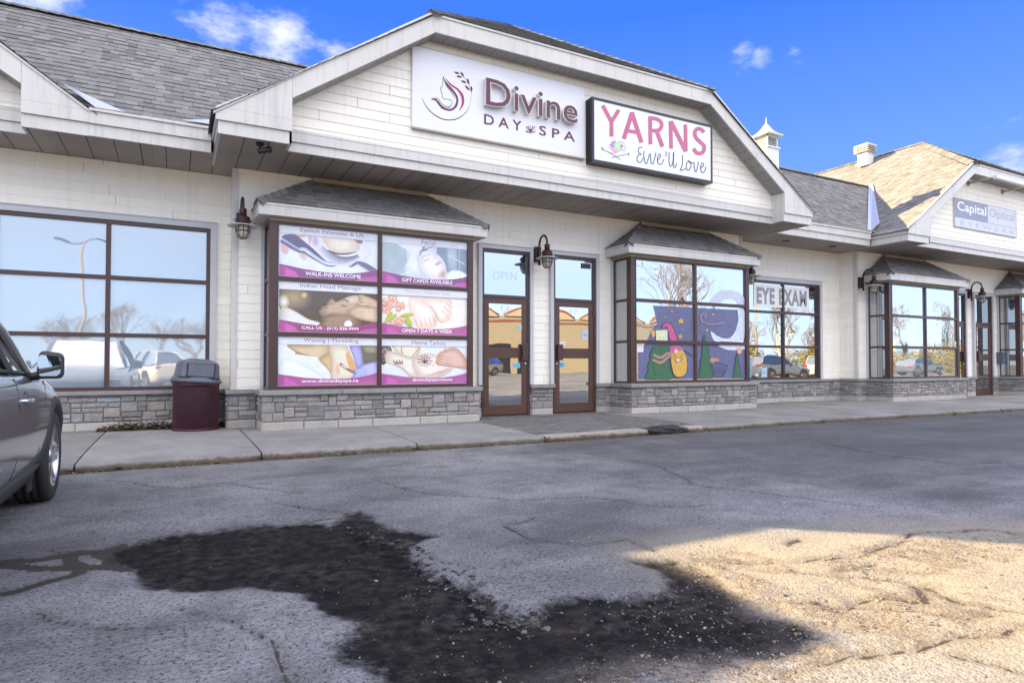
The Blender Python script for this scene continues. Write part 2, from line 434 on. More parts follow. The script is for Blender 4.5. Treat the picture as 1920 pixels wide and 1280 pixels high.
def shingles(mb, poly, eave_dir, seed=0, exp=.132, over=.0):
    """lay individual shingle tabs over a planar convex polygon (3-D points); courses run along eave_dir"""
    rnd = random.Random(seed)
    P0 = Vector(poly[0]); pts = [Vector(p) for p in poly]
    n = Vector((0, 0, 0))
    for i in range(len(pts)): n += (pts[i]-P0).cross(pts[(i+1) % len(pts)]-P0)
    n.normalize()
    if n.z < 0: n = -n
    e1 = Vector(eave_dir).normalized(); e2 = n.cross(e1); e2.normalize()
    if e2.z < 0: e2 = -e2
    q = [((p-P0).dot(e1), (p-P0).dot(e2)) for p in pts]
    if area2(q) < 0: q = q[::-1]
    mb.poly([P0+e1*a+e2*b-n*.002 for a, b in q], 1)
    a0 = min(p[0] for p in q); a1 = max(p[0] for p in q); b0 = min(p[1] for p in q); b1 = max(p[1] for p in q)
    b = b0
    while b < b1:
        a = a0-rnd.uniform(0, .5)
        while a < a1:
            wd = rnd.choice((.09, .12, .14, .17, .2, .25)); th = rnd.choice((.005, .007, .011, .013))
            tn = rnd.choice((.80, .88, .94, 1, 1, 1.05, 1.12, 1.18))*rnd.uniform(.95, 1.05)
            tab = clip_conv([(a+.0015, b-over), (a+wd-.0015, b-over), (a+wd-.0015, b+exp+.012), (a+.0015, b+exp+.012)], q)
            if len(tab) >= 3:
                lift = lambda y: th*(1-(y-b)/(exp+.012))+.0022
                mb.poly([P0+e1*x+e2*y+n*lift(y) for x, y in tab], 0, (tn, tn, tn*1.0))
                lo = [p for p in tab if abs(p[1]-b+over) < 1e-4]
                if len(lo) >= 2:
                    x0, x1 = min(p[0] for p in lo), max(p[0] for p in lo); y = b-over
                    mb.poly([P0+e1*x0+e2*y, P0+e1*x1+e2*y, P0+e1*x1+e2*y+n*lift(y), P0+e1*x0+e2*y+n*lift(y)], 0, (tn*.55,)*3)
            a += wd
        b += exp
def ridge_caps(mb, a, b, seed=0, w_=.14, dn=(0, 0, -1)):
    rnd = random.Random(seed); a = Vector(a); b = Vector(b); d = b-a; L = d.length; d.normalize()
    s_ = d.cross(Vector((0, 0, 1))); s_.normalize(); up = s_.cross(d); n = int(L/.15)
    for i in range(n):
        p = a+d*(i*L/n); q = a+d*((i+1)*L/n+.02); tn = rnd.choice((.75, .9, 1, 1.15))
        l0, l1 = .03, .018
        mb.poly([p+s_*w_-up*.075+up*l0, p+up*(l0+.012), q+up*(l1+.01), q+s_*w_-up*.075+up*l1], 0, (tn,)*3)
        mb.poly([p-s_*w_-up*.075+up*l0, p+up*(l0+.012), q+up*(l1+.01), q-s_*w_-up*.075+up*l1], 0, (tn,)*3)
        mb.poly([p+s_*w_-up*.075+up*l0, p+up*(l0+.012), p+up*.0, p+s_*w_-up*.09], 0, (tn*.5,)*3)
        mb.poly([p-s_*w_-up*.075+up*l0, p+up*(l0+.012), p+up*.0, p-s_*w_-up*.09], 0, (tn*.5,)*3)

# ------------------------------------------------------------------ the storefront building
B = empty('storefront_building', (0, 0, 0))
tag(B, 'long white clapboard plaza building with grey shingle roofs, bay windows and stone base', 'building')
ZS = 4.0
S2 = 14.93
sid = stn = None; sof = MB(); fas = MB(); rks = MB()
class Sil:
    def bbox(s, *a): m = MB(); m.bbox(*a); m.build('sill_slab', m_sill, B)
sil = Sil()

def window(x0, x1, z0, z1, y, mulls, trans, gl, trim=True, name='window', right=True):
    """fixed shop window: frame part with its pane below it"""
    f = MB(); fw = .055; d0, d1 = y-.03, y+.05
    for a, b in ((x0, x0+fw), (x1-fw, x1)): f.box(a, b, d0, d1, z0, z1)
    for c in mulls: f.box(c-.03, c+.03, d0+.003, d1, z0+fw, z1-fw)
    f.box(x0+fw, x1-fw, d0+.001, d1, z0, z0+fw); f.box(x0+fw, x1-fw, d0+.001, d1, z1-fw, z1)
    xs = [x0+fw]+sorted(c for c in mulls)+[x1-fw]
    for t in trans:
        for a, b in zip(xs[:-1], xs[1:]):
            aa = a if a == x0+fw else a+.03; bb = b if b == x1-fw else b-.03
            f.box(aa, bb, d0+.006, d1-.002, t-.03, t+.03)
    fo = f.build(name, m_frame, B)
    g = MB(); g.box(x0+.02, x1-.02, y+.012, y+.022, z0+.02, z1-.02); g.build('pane', gl, fo)
    if trim:
        t = MB(); tw = .085
        t.box(x0-tw, x0, y-.05, y+.02, z0-.0, z1+tw); t.box(x1, x1+tw, y-.05, y+.02, z0, z1+tw); t.box(x0, x1, y-.049, y+.02, z1, z1+tw)
        t.box(x0-tw-.01, x1+tw+.01, y-.066, y-.0, z1+tw, z1+tw+.015)
        t.build('window_trim', m_trim, fo)
    return fo

def bay(x0, x1, pl, nm='bay_window', gl=None, mull=None, front=True, art=False):
    """x0,x1: ends of the stone base; glass box set in a little, hipped shingle roof above"""
    gx0, gx1 = x0+.10, x1-.07; gy = 9.78; z0, z1 = .665, 3.135
    f = MB(); pw = .13
    f.box(gx0, gx0+pw, gy-.03, gy+.10, z0, z1); f.box(gx1-pw+.03, gx1, gy-.03, gy+.10, z0, z1)
    mull = mull or (gx0+gx1)/2+.02
    f.box(mull-.03, mull+.03, gy-.027, gy+.05, z0+.055, z1-.04)
    f.box(gx0+pw, gx1-pw+.03, gy-.029, gy+.05, z0, z0+.055); f.box(gx0+pw, gx1-pw+.03, gy-.029, gy+.05, z1-.04, z1)
    for t in (2.30, 1.485):
        f.box(gx0+pw, mull-.03, gy-.024, gy+.045, t-.032, t+.032); f.box(mull+.03, gx1-pw+.03, gy-.024, gy+.045, t-.032, t+.032)
    f.box(gx0+pw-.015, gx0+pw, gy-.036, gy-.03, z0, z1)
    for sx, xa in ((1, gx0), (-1, gx1)):
        a, b = (xa, xa+.05) if sx == 1 else (xa-.05, xa)
        f.box(a, b, 10.28, 10.335, z0, z1)
        for t0, t1 in ((z0, z0+.04), (z1-.04, z1), (2.275, 2.325), (1.46, 1.51)): f.box(a+.003, b-.003, gy+.10, 10.28, t0, t1)
    fo = f.build(nm, m_frame, B)
    g = MB(); g.box(gx0+.05, gx1-.05, gy+.012, gy+.022, z0+.02, z1-.02); g.build('pane', gl or m_bayg, fo)
    g = MB()
    g.box(gx0+.02, gx0+.03, gy+.08, 10.33, z0+.02, z1-.02); g.build('side_pane', m_sideg, fo); g = MB(); g.box(gx1-.03, gx1-.02, gy+.08, 10.33, z0+.02, z1-.02); g.build('side_pane', m_sideg, fo)
    t = MB()
    t.box(gx0-.045, gx0-.002, 10.30, 10.334, z0-.002, z1); t.build('corner_trim', m_trim, fo); t = MB(); t.box(gx1+.002, gx1+.045, 10.30, 10.334, z0-.002, z1)
    t.build('corner_trim', m_trim, fo)
    # head board, eave fascia, little soffit
    h = MB(); h.box(gx0-.01, gx1+.01, gy-.05, 10.34, z1, 3.20); h.build('head_board', m_wood, fo)
    ex0, ex1, ey = x0-.07, x1+.12, 9.60
    e = MB()
    e.box(ex0, ex1, ey, ey+.03, 3.185, 3.35); e.box(ex0, ex0+.03, ey+.03, 10.34, 3.185, 3.35); e.box(ex1-.03, ex1, ey+.03, 10.34, 3.185, 3.35)
    e.box(ex0-.012, ex1+.012, ey-.012, ey, 3.325, 3.36); e.box(ex0-.012, ex0, ey, 10.34, 3.325, 3.36); e.box(ex1, ex1+.012, ey, 10.34, 3.325, 3.36)
    e.box(ex0+.03, ex1-.03, ey+.03, gy-.05, 3.193, 3.203); e.box(ex0+.03, gx0-.01, gy-.05, 10.33, 3.193, 3.203); e.box(gx1+.01, ex1-.03, gy-.05, 10.33, 3.193, 3.203)
    e.build('bay_fascia', m_fascia, fo)
    r = MB(); zt = 3.94; ze = 3.362; a, b = ex0-.02, ex1+.02; y0 = ey-.02; ya = 10.33; px0, px1 = x0+.80, x1-.72
    shingles(r, [(a, y0, ze), (b, y0, ze), (px1, ya, zt), (px0, ya, zt)], (1, 0, 0), seed=int(x0*10))
    shingles(r, [(a, ya, ze), (a, y0, ze), (px0, ya, zt)], (0, 1, 0), seed=int(x0*10)+1)
    shingles(r, [(b, y0, ze), (b, ya, ze), (px1, ya, zt)], (0, 1, 0), seed=int(x0*10)+2)
    ridge_caps(r, (a, y0, ze), (px0, ya, zt), 3, .09); ridge_caps(r, (b, y0, ze), (px1, ya, zt), 4, .09)
    r.build('bay_roof', [m_shingle, m_felt], fo)
    c = MB(); c.box(px0-.0, px1+.0, 10.255, 10.338, 3.925, 3.994); c.build('head_trim', m_wood, fo)
    # stone below
    stone_face(stn, PY(9.64), x0, x1, int(x0*7)); stone_face(stn, PXn(x0+.02), 9.64, 10.30, int(x0*7)+1); stone_face(stn, PXp(x1-.02), 9.64, 10.30, int(x0*7)+2)
    n = 3; L = (x1-x0+.07)/n
    for i in range(n):
        a = x0-.035+i*L
        sil.bbox(a+(.003 if i else 0), a+L-(.003 if i < n-1 else 0), 9.58, 9.82, .60, .668, .008)
    sil.bbox(x0-.035, x0+.10, 9.822, 10.26, .60, .668, .006); sil.bbox(x1-.10, x1+.035, 9.822, 10.26, .60, .668, .006)
    return fo

def door(x0, x1, hinge_left, num):
    """aluminium shop door with a fixed light over it"""
    y = 10.33
    f = MB()
    f.box(x0, x0+.05, y-.03, y+.06, .10, 3.14); f.box(x1-.05, x1, y-.03, y+.06, .10, 3.14)
    f.box(x0+.05, x1-.05, y-.028, y+.06, 3.08, 3.14); f.box(x0+.05, x1-.05, y-.028, y+.06, 2.25, 2.31)
    f.box(x0+.05, x1-.05, y-.02, y+.06, .098, .115)
    fo = f.build('door', m_frame, B)
    a, b = x0+.053, x1-.053; st = .095
    l = MB(); yy = y-.018
    l.box(a, a+st, yy, yy+.05, .125, 2.245); l.box(b-st, b, yy, yy+.05, .125, 2.245)
    l.box(a+st, b-st, yy+.001, yy+.05, .125, .30); l.box(a+st, b-st, yy+.001, yy+.05, 1.155, 1.35); l.box(a+st, b-st, yy+.001, yy+.05, 2.15, 2.245)
    for z in (.32, 1.12, 2.0): l.box((a-.012 if hinge_left else b-.02), (a+.02 if hinge_left else b+.012), yy-.02, yy, z, z+.12)
    l.build('door_leaf', m_door, fo)
    g = MB(); g.box(a+st-.01, b-st+.01, yy+.02, yy+.028, .29, 2.16); g.build('door_glass', m_glassd, fo)
    g = MB(); g.box(x0+.04, x1-.04, y+.01, y+.018, 2.30, 3.09); g.build('transom_pane', m_glass, fo)
    h = MB()
    hx = b-.13 if hinge_left else a+.02
    h.bbox(hx, hx+.11, yy-.075, yy-.004, 1.12, 1.42, .008); h.build('push_handle', m_frame, fo)
    k = MB(); kx = b-.035 if hinge_left else a+.035
    k.lathe([(0, 0), (.022, 0), (.024, .006), (.018, .014), (0, .015)], 14, mat=Matrix.Translation((kx, yy-.001, 1.05)) @ Matrix.Rotation(R(90), 4, 'X'))
    k.build('lock_cylinder', m_steel, fo)
    if num:
        n = MB(); text2d(n, num, (x0+x1)/2-.085, (x0+x1)/2+.085, 2.03, 2.12, yy+.0165, (.75, .75, .76), bold=.01)
        n.build('door_number', m_paint, fo)
    t = MB(); tw = .07
    t.box(x0-tw, x0, y-.06, y+.02, .67, 3.14+tw); t.box(x1, x1+tw, y-.06, y+.02, .67, 3.14+tw); t.box(x0, x1, y-.058, y+.02, 3.14, 3.14+tw)
    t.box(x0-tw-.01, x1+tw+.01, y-.075, y, 3.14+tw, 3.14+tw+.014)
    t.build('door_trim', m_trim, fo)
    return fo
m_steel = pmat('worn steel', (.5, .5, .5), .3, metal=1, var=.1, vs=20)

def text2d(mb, body, x0, x1, z0, z1, y, col, bold=0.0, m=0, extr=0.0, side=None, keep=False, spacing=1.0, shear=0.0, slope=0.0):
    """lettering laid on the plane y, its box filling x0..x1, z0..z1"""
    cu_ = bpy.data.curves.new('t', 'FONT'); cu_.body = body; cu_.offset = bold; cu_.space_character = spacing; cu_.shear = shear; cu_.resolution_u = 3
    ob = bpy.data.objects.new('t', cu_); COL.objects.link(ob)
    dg = bpy.context.evaluated_depsgraph_get(); me = bpy.data.meshes.new_from_object(ob.evaluated_get(dg))
    vs = [v.co.copy() for v in me.vertices]; fs = [tuple(p.vertices) for p in me.polygons]
    bpy.data.objects.remove(ob); bpy.data.curves.remove(cu_)
    ax = min(v.x for v in vs); bx = max(v.x for v in vs); ay = min(v.y for v in vs); by = max(v.y for v in vs)
    sx = (x1-x0)/(bx-ax); sy = (z1-z0)/(by-ay)
    if keep: sx = sy = min(sx, sy)
    pp = [(x0+(v.x-ax)*sx, z0+(v.y-ay)*sy) for v in vs]
    mb.raw([(p[0], y, p[1]) for p in pp], fs, m, col)
    if extr:
        # real depth: side walls from the outline edges back to the wall
        cnt = {}
        for f in fs:
            for i in range(len(f)):
                e = (f[i], f[(i+1) % len(f)]); k = tuple(sorted(e)); cnt.setdefault(k, []).append(e)
        for k, e in cnt.items():
            if len(e) == 1:
                a, b = e[0]; p, q = pp[a], pp[b]
                mb.raw([(p[0], y+.001, p[1]), (q[0], y+.001, q[1]), (q[0], y+extr, q[1]), (p[0], y+extr, p[1])], [(0, 1, 2, 3)], m, side or col)
    bpy.data.meshes.remove(me)

def gable(x_off, yb=8.80, name='gable_roof', peak=(6.17, 11.62, 8.13), tipL=.40, topL=3.31, topR=9.07, tipR=11.94, zt=6.27, ze=4.25, back=21, inR=.90, roof=True):
    """flat-topped rake front with boxed returns, hipped roof behind"""
    X = lambda x: x+x_off
    yf = yb; yw = yb+.33
    sl = (zt-ze)/(topL-tipL); slr = (zt-ze)/(tipR-topR)
    hb = .27                                   # board depth
    iL, iR = tipL+.96, tipR-inR
    ziL = ze+sl*(iL-tipL)-.31; ziR = ze+slr*(tipR-iR)-.31
    itL = topL+.085; itR = topR-.085; zi = zt-hb
    # rake boards (front), one outline broken into pieces
    def fb(poly, y0=yf, y1=yf+.03): fas.prism([(X(a), b) for a, b in poly], 'y', y0, y1)
    fb([(iL, ziL), (itL, zi), (topL, zt-.035), (iL, ze+sl*(iL-tipL)-.03)])
    fb([(itL+.002, zi), (itR-.002, zi), (topR, zt-.035), (topL+.003, zt-.035)])
    fb([(itR, zi), (iR, ziR), (iR, ze+slr*(tipR-iR)-.03), (topR+.003, zt-.035)])
    # return boxes
    fb([(tipL+.02, ze-.02), (iL-.003, ze+sl*(iL-tipL)-.03), (iL-.003, 4.31), (tipL+.02, 4.31)][::1] if False else [(tipL+.03, 4.314), (iL-.003, 4.314), (iL-.003, ze+sl*(iL-tipL)-.03), (tipL+.03, 4.32)])
    fb([(iR+.003, 4.314), (tipR-.03, 4.314), (tipR-.03, 4.32), (iR+.003, ze+slr*(tipR-iR)-.03)])
    for a, b in ((tipL+.03, iL-.003), (iR+.003, tipR-.03)):
        fas.box(X(a), X(b), yf, yf+.03, 4.155, 4.312); fas.box(X(a+.03), X(b-.0), yf+.03, yf+.06, 4.0-.012, 4.153)
    # metal drip edge above the rake boards
    def drip(p, q, o=.0):
        (a, b), (c, d) = p, q
        fas.raw([(X(a), yf-.018, b-.035), (X(c), yf-.018, d-.035), (X(c), yf-.018, d), (X(a), yf-.018, b), (X(a), yf+.03, b-.035), (X(c), yf+.03, d-.035), (X(c), yf+.03, d), (X(a), yf+.03, b)],
                [(0, 1, 2, 3), (3, 2, 6, 7), (1, 0, 4, 5)], 0)
    drip((tipL, ze), (topL, zt)); drip((topL, zt), (topR, zt)); drip((topR, zt), (tipR, ze))
    # box sides: outer side and inner side
    for xa, yy in (((tipL+.03, yf+.03), (tipR-.06, yf+.03)) if roof else ()):
        fas.box(X(xa), X(xa+.03), yy, 10.34 if yb < 9.5 else 10.8, 4.155, 4.30); fas.box(X(xa+.0 if xa > 5 else xa+.03), X(xa+.0 if xa > 5 else xa+.03)+.03, yy+.03, 10.34 if yb < 9.5 else 10.8, 3.988, 4.153)
    fas.box(X(iL-.033), X(iL-.003), yf+.03, yw, 3.99, ziL); fas.box(X(iR+.003), X(iR+.033), yf+.03, yw, 3.99, ziR)
    # band under the gable wall
    yg = yf+.30
    fas.box(X(iL-.002), X(iR+.002), yg+.03, yg+.06, 3.988, 4.12); fas.box(X(iL-.002), X(iR+.002), yg, yg+.03, 4.122, 4.265)
    fas.raw([(X(iL-.002), yg-.004, 4.267), (X(iR+.002), yg-.004, 4.267), (X(iR+.002), yw+.02, 4.335), (X(iL-.002), yw+.02, 4.335)], [(0, 1, 2, 3)])
    fas.box(X(iL-.002), X(iR+.002), yg-.006, yg, 4.255, 4.267)
    # gable wall boards
    conv = [(X(iL-.03), 4.30), (X(iR+.03), 4.30), (X(iR+.03), ziR+.02), (X(itR), zi+.02), (X(itL), zi+.02), (X(iL-.03), ziL+.02)]
    siding(sid, PY(yw), X(iL-.03), X(iR+.03), 4.30, zi+.02, conv=conv, seed=int(X(9)*3))
    # rake soffit strips with panel joints
    path = [(iL, ziL), (itL, zi), (itR, zi), (iR, ziR)]
    for i, ((a, b), (c, d)) in enumerate(zip(path[:-1], path[1:])):
        L = math.hypot(c-a, d-b); n = max(1, int(L/.2)); gap = .006
        for k in range(n):
            s0, s1 = (k*L/n+gap/2)/L, ((k+1)*L/n-gap/2)/L
            p0 = (a+(c-a)*s0, b+(d-b)*s0); p1 = (a+(c-a)*s1, b+(d-b)*s1)
            rks.raw([(X(p0[0]), yf+.03, p0[1]+.004), (X(p1[0]), yf+.03, p1[1]+.004), (X(p1[0]), yw, p1[1]+.004), (X(p0[0]), yw, p0[1]+.004)], [(0, 1, 2, 3)], 0)
        rks.raw([(X(a), yf+.03, b+.014), (X(c), yf+.03, d+.014), (X(c), yw, d+.014), (X(a), yw, b+.014)], [(0, 1, 2, 3)], 1)
        rks.raw([(X(a), yw-.03, b-.0), (X(c), yw-.03, d-.0), (X(c), yw-.03, d-.02), (X(a), yw-.03, b-.02)], [(0, 1, 2, 3)], 2)
    # soffit under the overhang
    sof.raw([(X(tipL+.05), yf+.06, ZS), (X(iL)-.001, yf+.06, ZS), (X(iL)-.001, 10.40, ZS), (X(tipL+.05), 10.40, ZS)], [(0, 3, 2, 1)])
    sof.raw([(X(iL), yg+.06, ZS), (X(iR), yg+.06, ZS), (X(iR), 10.40, ZS), (X(iL), 10.40, ZS)], [(0, 3, 2, 1)])
    sof.raw([(X(iR), yf+.06, ZS), (X(tipR-.05), yf+.06, ZS), (X(tipR-.05), 10.40, ZS), (X(iR), 10.40, ZS)], [(0, 3, 2, 1)])
    # roof: west, east, hip front
    r = MB(); px, py, pz = peak; PX = X(px); a, b = X(tipL-.02), X(tipR+.02); y0 = yf-.03
    zz = ze-.02*sl+.0
    if not roof: return r
    shingles(r, [(a, y0, zz), (X(topL), y0, zt+.004), (PX, py, pz), (PX, back, pz), (a, back, zz)], (0, 1, 0), seed=31+int(X(1)))
    shingles(r, [(b, y0, zz), (X(topR), y0, zt+.004), (PX, py, pz), (PX, back, pz), (b, back, zz)], (0, 1, 0), seed=32+int(X(1)))
    shingles(r, [(X(topL), y0, zt+.004), (X(topR), y0, zt+.004), (PX, py, pz)], (1, 0, 0), seed=33+int(X(1)))
    ridge_caps(r, (X(topL), y0, zt), (PX, py, pz), 5); ridge_caps(r, (X(topR), y0, zt), (PX, py, pz), 6); ridge_caps(r, (PX, py, pz), (PX, back, pz), 7)
    return r

def link_roof(x0, x1, ev0, ev1, yr=11.75, zr=6.40, ze=4.33, ye=9.66):
    """the lower roof between two gables; ev0..ev1 is the run of open eave"""
    r = MB()
    shingles(r, [(x0, ye, ze), (x1, ye, ze), (x1, yr, zr), (x0, yr, zr)], (1, 0, 0), seed=int(x0*3)+40)
    shingles(r, [(x0, yr, zr), (x1, yr, zr), (x1, yr+2.1, ze), (x0, yr+2.1, ze)], (1, 0, 0), seed=int(x0*3)+41, exp=.3)
    ridge_caps(r, (x0, yr, zr), (x1, yr, zr), 8, .12)
    r.build('link_roof', [m_shingle, m_felt], B)
    if ev0 is None: return
    fas.box(ev0, ev1, 9.68, 9.71, 4.145, 4.318); fas.box(ev0, ev1, 9.71, 9.74, 3.988, 4.143)
    fas.box(ev0, ev1, 9.655, 9.68, 4.30, 4.335)
    sof.raw([(ev0-.5, 9.74, ZS+.004), (ev1+.5, 9.74, ZS+.004), (ev1+.5, 10.9, ZS+.004), (ev0-.5, 10.9, ZS+.004)], [(0, 3, 2, 1)])

def storefront(x_off, bays=(1, 1), doors=True, full=True):
    X = lambda x: x+x_off
    holes = [(X(1.20), X(4.45), .668, 3.20), (X(4.87), X(5.86), .0, 3.14), (X(6.38), X(7.37), 0, 3.14), (X(7.79), X(11.06), .668, 3.20)]
    siding(sid, PY(10.35), X(.76), X(11.47), .60, 4.0, holes=holes, seed=int(x_off)+1)
    siding(sid, PXn(X(.765)), 10.35, 10.87, .60, 4.0, seed=int(x_off)+2); siding(sid, PXp(X(11.465)), 10.35, 10.87, .60, 4.0, seed=int(x_off)+3)
    for xa in (.745, 11.42):           # corner boards
        fas.box(X(xa), X(xa+.075), 10.325, 10.348, .668, 3.995, 0)
    fas.box(X(.738), X(.752), 10.335, 10.42, .668, 3.995); fas.box(X(11.478), X(11.492), 10.335, 10.42, .668, 3.995)
    for a, b, s_ in ((.70, 1.10, 1), (4.50, 4.85, 2), (5.90, 6.36, 3), (7.39, 7.72, 4), (11.13, 11.52, 5)):
        stone_face(stn, PY(10.30), X(a), X(b), int(X(a)*9)+s_)
        sil.bbox(X(a-.035), X(b+.035) if s_ != 1 and s_ != 4 else X(b-.04), 10.24, 10.35, .60, .668, .008) if s_ not in (2,) else None
    for a in (5.90, 4.85-.0, 7.39): stone_face(stn, PXn(X(a)) if a != 4.85 else PXp(X(a)), 10.30, 10.42, int(X(a)*5))
    stone_face(stn, PXp(X(6.36)), 10.30, 10.42, 88)
    stone_face(stn, PXn(X(.70)), 10.30, 10.82, int(X(2)*5)); stone_face(stn, PXp(X(11.52)), 10.30, 10.82, int(X(3)*5))
    sil.bbox(X(.665), X(.77), 10.355, 10.80, .60, .668, .008); sil.bbox(X(11.45), X(11.555), 10.355, 10.80, .60, .668, .008)

storefront(0); storefront(S2)
bay1 = bay(1.10, 4.52, None, gl=m_film, mull=2.845)
bay2 = bay(7.71, 11.13, None, mull=9.50)
bay3 = bay(1.10+S2, 4.52+S2, None); bay4 = bay(7.71+S2, 11.13+S2, None)
door(4.87, 5.86, True, '11'); door(6.38, 7.37, False, '12')
door(4.87+S2, 5.86+S2, True, ''); door(6.38+S2, 7.37+S2, False, '')
main_roof = gable(0).build('gable_roof', [m_shingle, m_felt], B)
r2 = gable(S2); r2.build('gable_roof', [m_shingle, m_felt], B)
# left gable with its roof, unseen top kept low so sun reaches the lot
lg = gable(0, yb=9.70, tipL=-16.5, topL=-15.5, topR=-1.94, tipR=-.93, zt=4.985, ze=4.27, inR=.78, roof=False)
shingles(lg, [(-.91, 9.67, 4.26), (-1.94, 9.67, 4.989), (-3.8, 11.62, 6.30), (-.91, 11.62, 4.26)], (0, 1, 0), 71)
shingles(lg, [(-15.5, 9.67, 4.989), (-1.94, 9.67, 4.989), (-3.8, 11.62, 6.30), (-15.5, 11.62, 6.30)], (1, 0, 0), 72)
shingles(lg, [(-.975, 9.66, 4.33), (-.975, 11.75, 6.40), (-1.97, 11.75, 6.40), (-1.97, 10.31, 4.975)], (1, 0, 0), 73)
lg.build('gable_roof', [m_shingle, m_felt], B)
link_roof(-.98, 5.2, -1.0, .42); link_roof(-7.8, -.985, None, None, ze=4.97, ye=10.31)
sof.raw([(-16, 10.30, ZS+.006), (-1.45, 10.30, ZS+.006), (-1.45, 10.9, ZS+.006), (-16, 10.9, ZS+.006)], [(0, 3, 2, 1)]); link_roof(7.6, 20.5, 11.92, 15.30)
hr = MB(); yr_, zr_ = 11.75, 7.42  # unseen hip roof, added and shaped to cast the lot's shadow edge
shingles(hr, [(-24, 9.4, 5.0), (-6.04, 9.4, 5.0), (-9.6, yr_, zr_), (-24, yr_, zr_)], (1, 0, 0), 60, exp=.2)
shingles(hr, [(-24, yr_, zr_), (-9.6, yr_, zr_), (-6.04, 14.1, 5.0), (-24, 14.1, 5.0)], (1, 0, 0), 61, exp=.3)
shingles(hr, [(-9.6, yr_, zr_), (-6.04, 9.4, 5.0), (-6.04, 14.1, 5.0)], (0, 1, 0), 62, exp=.3)
hr.build('unseen_shadow_roof', [m_shingle, m_felt], B)
# recessed walls
sx0 = -14.0
siding(sid, PY(10.87), sx0, .765, .60, 4.0, holes=[(-4.72, .475, .66, 3.14)], seed=5)
siding(sid, PY(10.83), 11.46, S2+.77, .60, 4.0, holes=[(11.9, 14.84, .66, 3.10)], seed=6)
stone_face(stn, PY(10.82), sx0, .70, 21); stone_face(stn, PY(10.79), 11.52, S2+.70, 22)
sil.bbox(sx0, .66, 10.76, 10.88, .60, .66, .008); sil.bbox(11.56, S2+.66, 10.73, 10.84, .60, .66, .008)
W0 = window(-4.72, .475, .66, 3.14, 10.86, (-3.44, -2.155, -.862), (2.303, 1.466), m_film)
W1 = window(11.9, 14.84, .66, 3.10, 10.82, (13.47,), (2.33, 1.478), m_glass)
sof.build('soffit', m_soffit, B)
fas.build('fascia', m_fascia, B)
rks.build('rake_soffit', [m_rake, m_black, m_fascia], B)
# closed body behind the shop fronts so that no light leaks through
bd = MB(); bd.box(-24, 11.9, 11.0, 20.9, 0, 4.25); bd.box(11.9, 45, 11.0, 20.9, 0, 4.25); bd.box(.8, 11.4, 10.45, 10.99, .0, 4.2); bd.box(.8+S2, 11.4+S2, 10.45, 10.99, 0, 4.2)
bd.build('inner_wall', m_black, B)
# valley flashings at the feet of the link roofs
def flash(v, f): m = MB(); m.raw(v, f); m.build('valley_flashing', m_flash, B)
n_ = Vector((0, -.7, .7))
flash([(15.27, 9.655, 4.355), (15.62, 9.655, 4.60), (18.6, 11.70, 6.50), (18.5, 11.70, 6.46)], [(0, 1, 2, 3)])
flash([(15.27, 9.655, 4.365), (15.12, 9.655, 4.365), (18.44, 11.72, 6.43), (18.52, 11.72, 6.47)], [(0, 1, 2, 3)])
flash([(.43, 9.64, 4.36), (.06, 9.64, 4.36), (.43, 9.72, 4.46)], [(0, 1, 2)])
flash([(-.93, 9.655, 4.345), (-1.30, 9.655, 4.60), (-1.16, 9.86, 4.60), (-.60, 9.655, 4.345)], [(0, 1, 2, 3)])

# ------------------------------------------------------------------ parking lot
def seg_dist(X, Y, pts, closed=False):
    d = np.full(X.shape, 1e9); n = len(pts)
    for i in range(n if closed else n-1):
        (ax, ay), (bx, by) = pts[i], pts[(i+1) % n]
        vx, vy = bx-ax, by-ay; L = vx*vx+vy*vy+1e-12
        t = np.clip(((X-ax)*vx+(Y-ay)*vy)/L, 0, 1)
        d = np.minimum(d, np.hypot(X-ax-t*vx, Y-ay-t*vy))
    return d
def inside(X, Y, pts):
    c = np.zeros(X.shape, bool); n = len(pts)
    for i in range(n):
        (ax, ay), (bx, by) = pts[i], pts[(i+1) % n]
        if ay == by: continue
        k = ((ay > Y) != (by > Y)) & (X < (bx-ax)*(Y-ay)/(by-ay)+ax)
        c ^= k
    return c
def sdf(X, Y, pts): d = seg_dist(X, Y, pts, True); return np.where(inside(X, Y, pts), -d, d)
G = lambda l: [atZ(x, y, 0) for x, y in l]
WET = G([(205, 1030), (240, 1015), (310, 1000), (400, 990), (480, 985), (560, 980), (610, 980), (640, 968), (668, 960), (690, 985), (740, 1000), (770, 1015), (785, 1045), (800, 1062), (850, 1080), (885, 1090), (910, 1120), (960, 1150), (985, 1170),
         (1010, 1125), (1100, 1112), (1170, 1120), (1240, 1105), (1225, 1065), (1180, 1048), (1260, 1045), (1330, 1070), (1420, 1130), (1540, 1180), (1500, 1215), (1380, 1225), (1250, 1240), (1150, 1262), (1060, 1300), (700, 1300), (690, 1250), (640, 1240), (600, 1200), (650, 1185), (655, 1165), (610, 1140), (560, 1112), (480, 1100), (400, 1110), (340, 1108), (270, 1095), (235, 1075), (200, 1055)])
WET2 = G([(630, 965), (672, 957), (720, 985), (830, 1003), (790, 1020), (740, 1012), (690, 1005)])
HOLE = G([(650, 985), (700, 1010), (770, 1020), (800, 1062), (860, 1085), (905, 1110), (960, 1150), (940, 1165), (880, 1160), (870, 1120), (780, 1075), (700, 1030), (650, 1010)])
GRIT = G([(1250, 1045), (1400, 1030), (1500, 1055), (1620, 1020), (1760, 1005), (1960, 1000), (1960, 1040), (1850, 1050), (1740, 1080), (1780, 1100), (1860, 1120), (1930, 1140), (1900, 1180), (1800, 1210), (1640, 1230), (1500, 1260), (1300, 1275), (1250, 1300), (1000, 1300), (1060, 1240), (1350, 1215), (1500, 1195), (1380, 1110), (1290, 1070)])
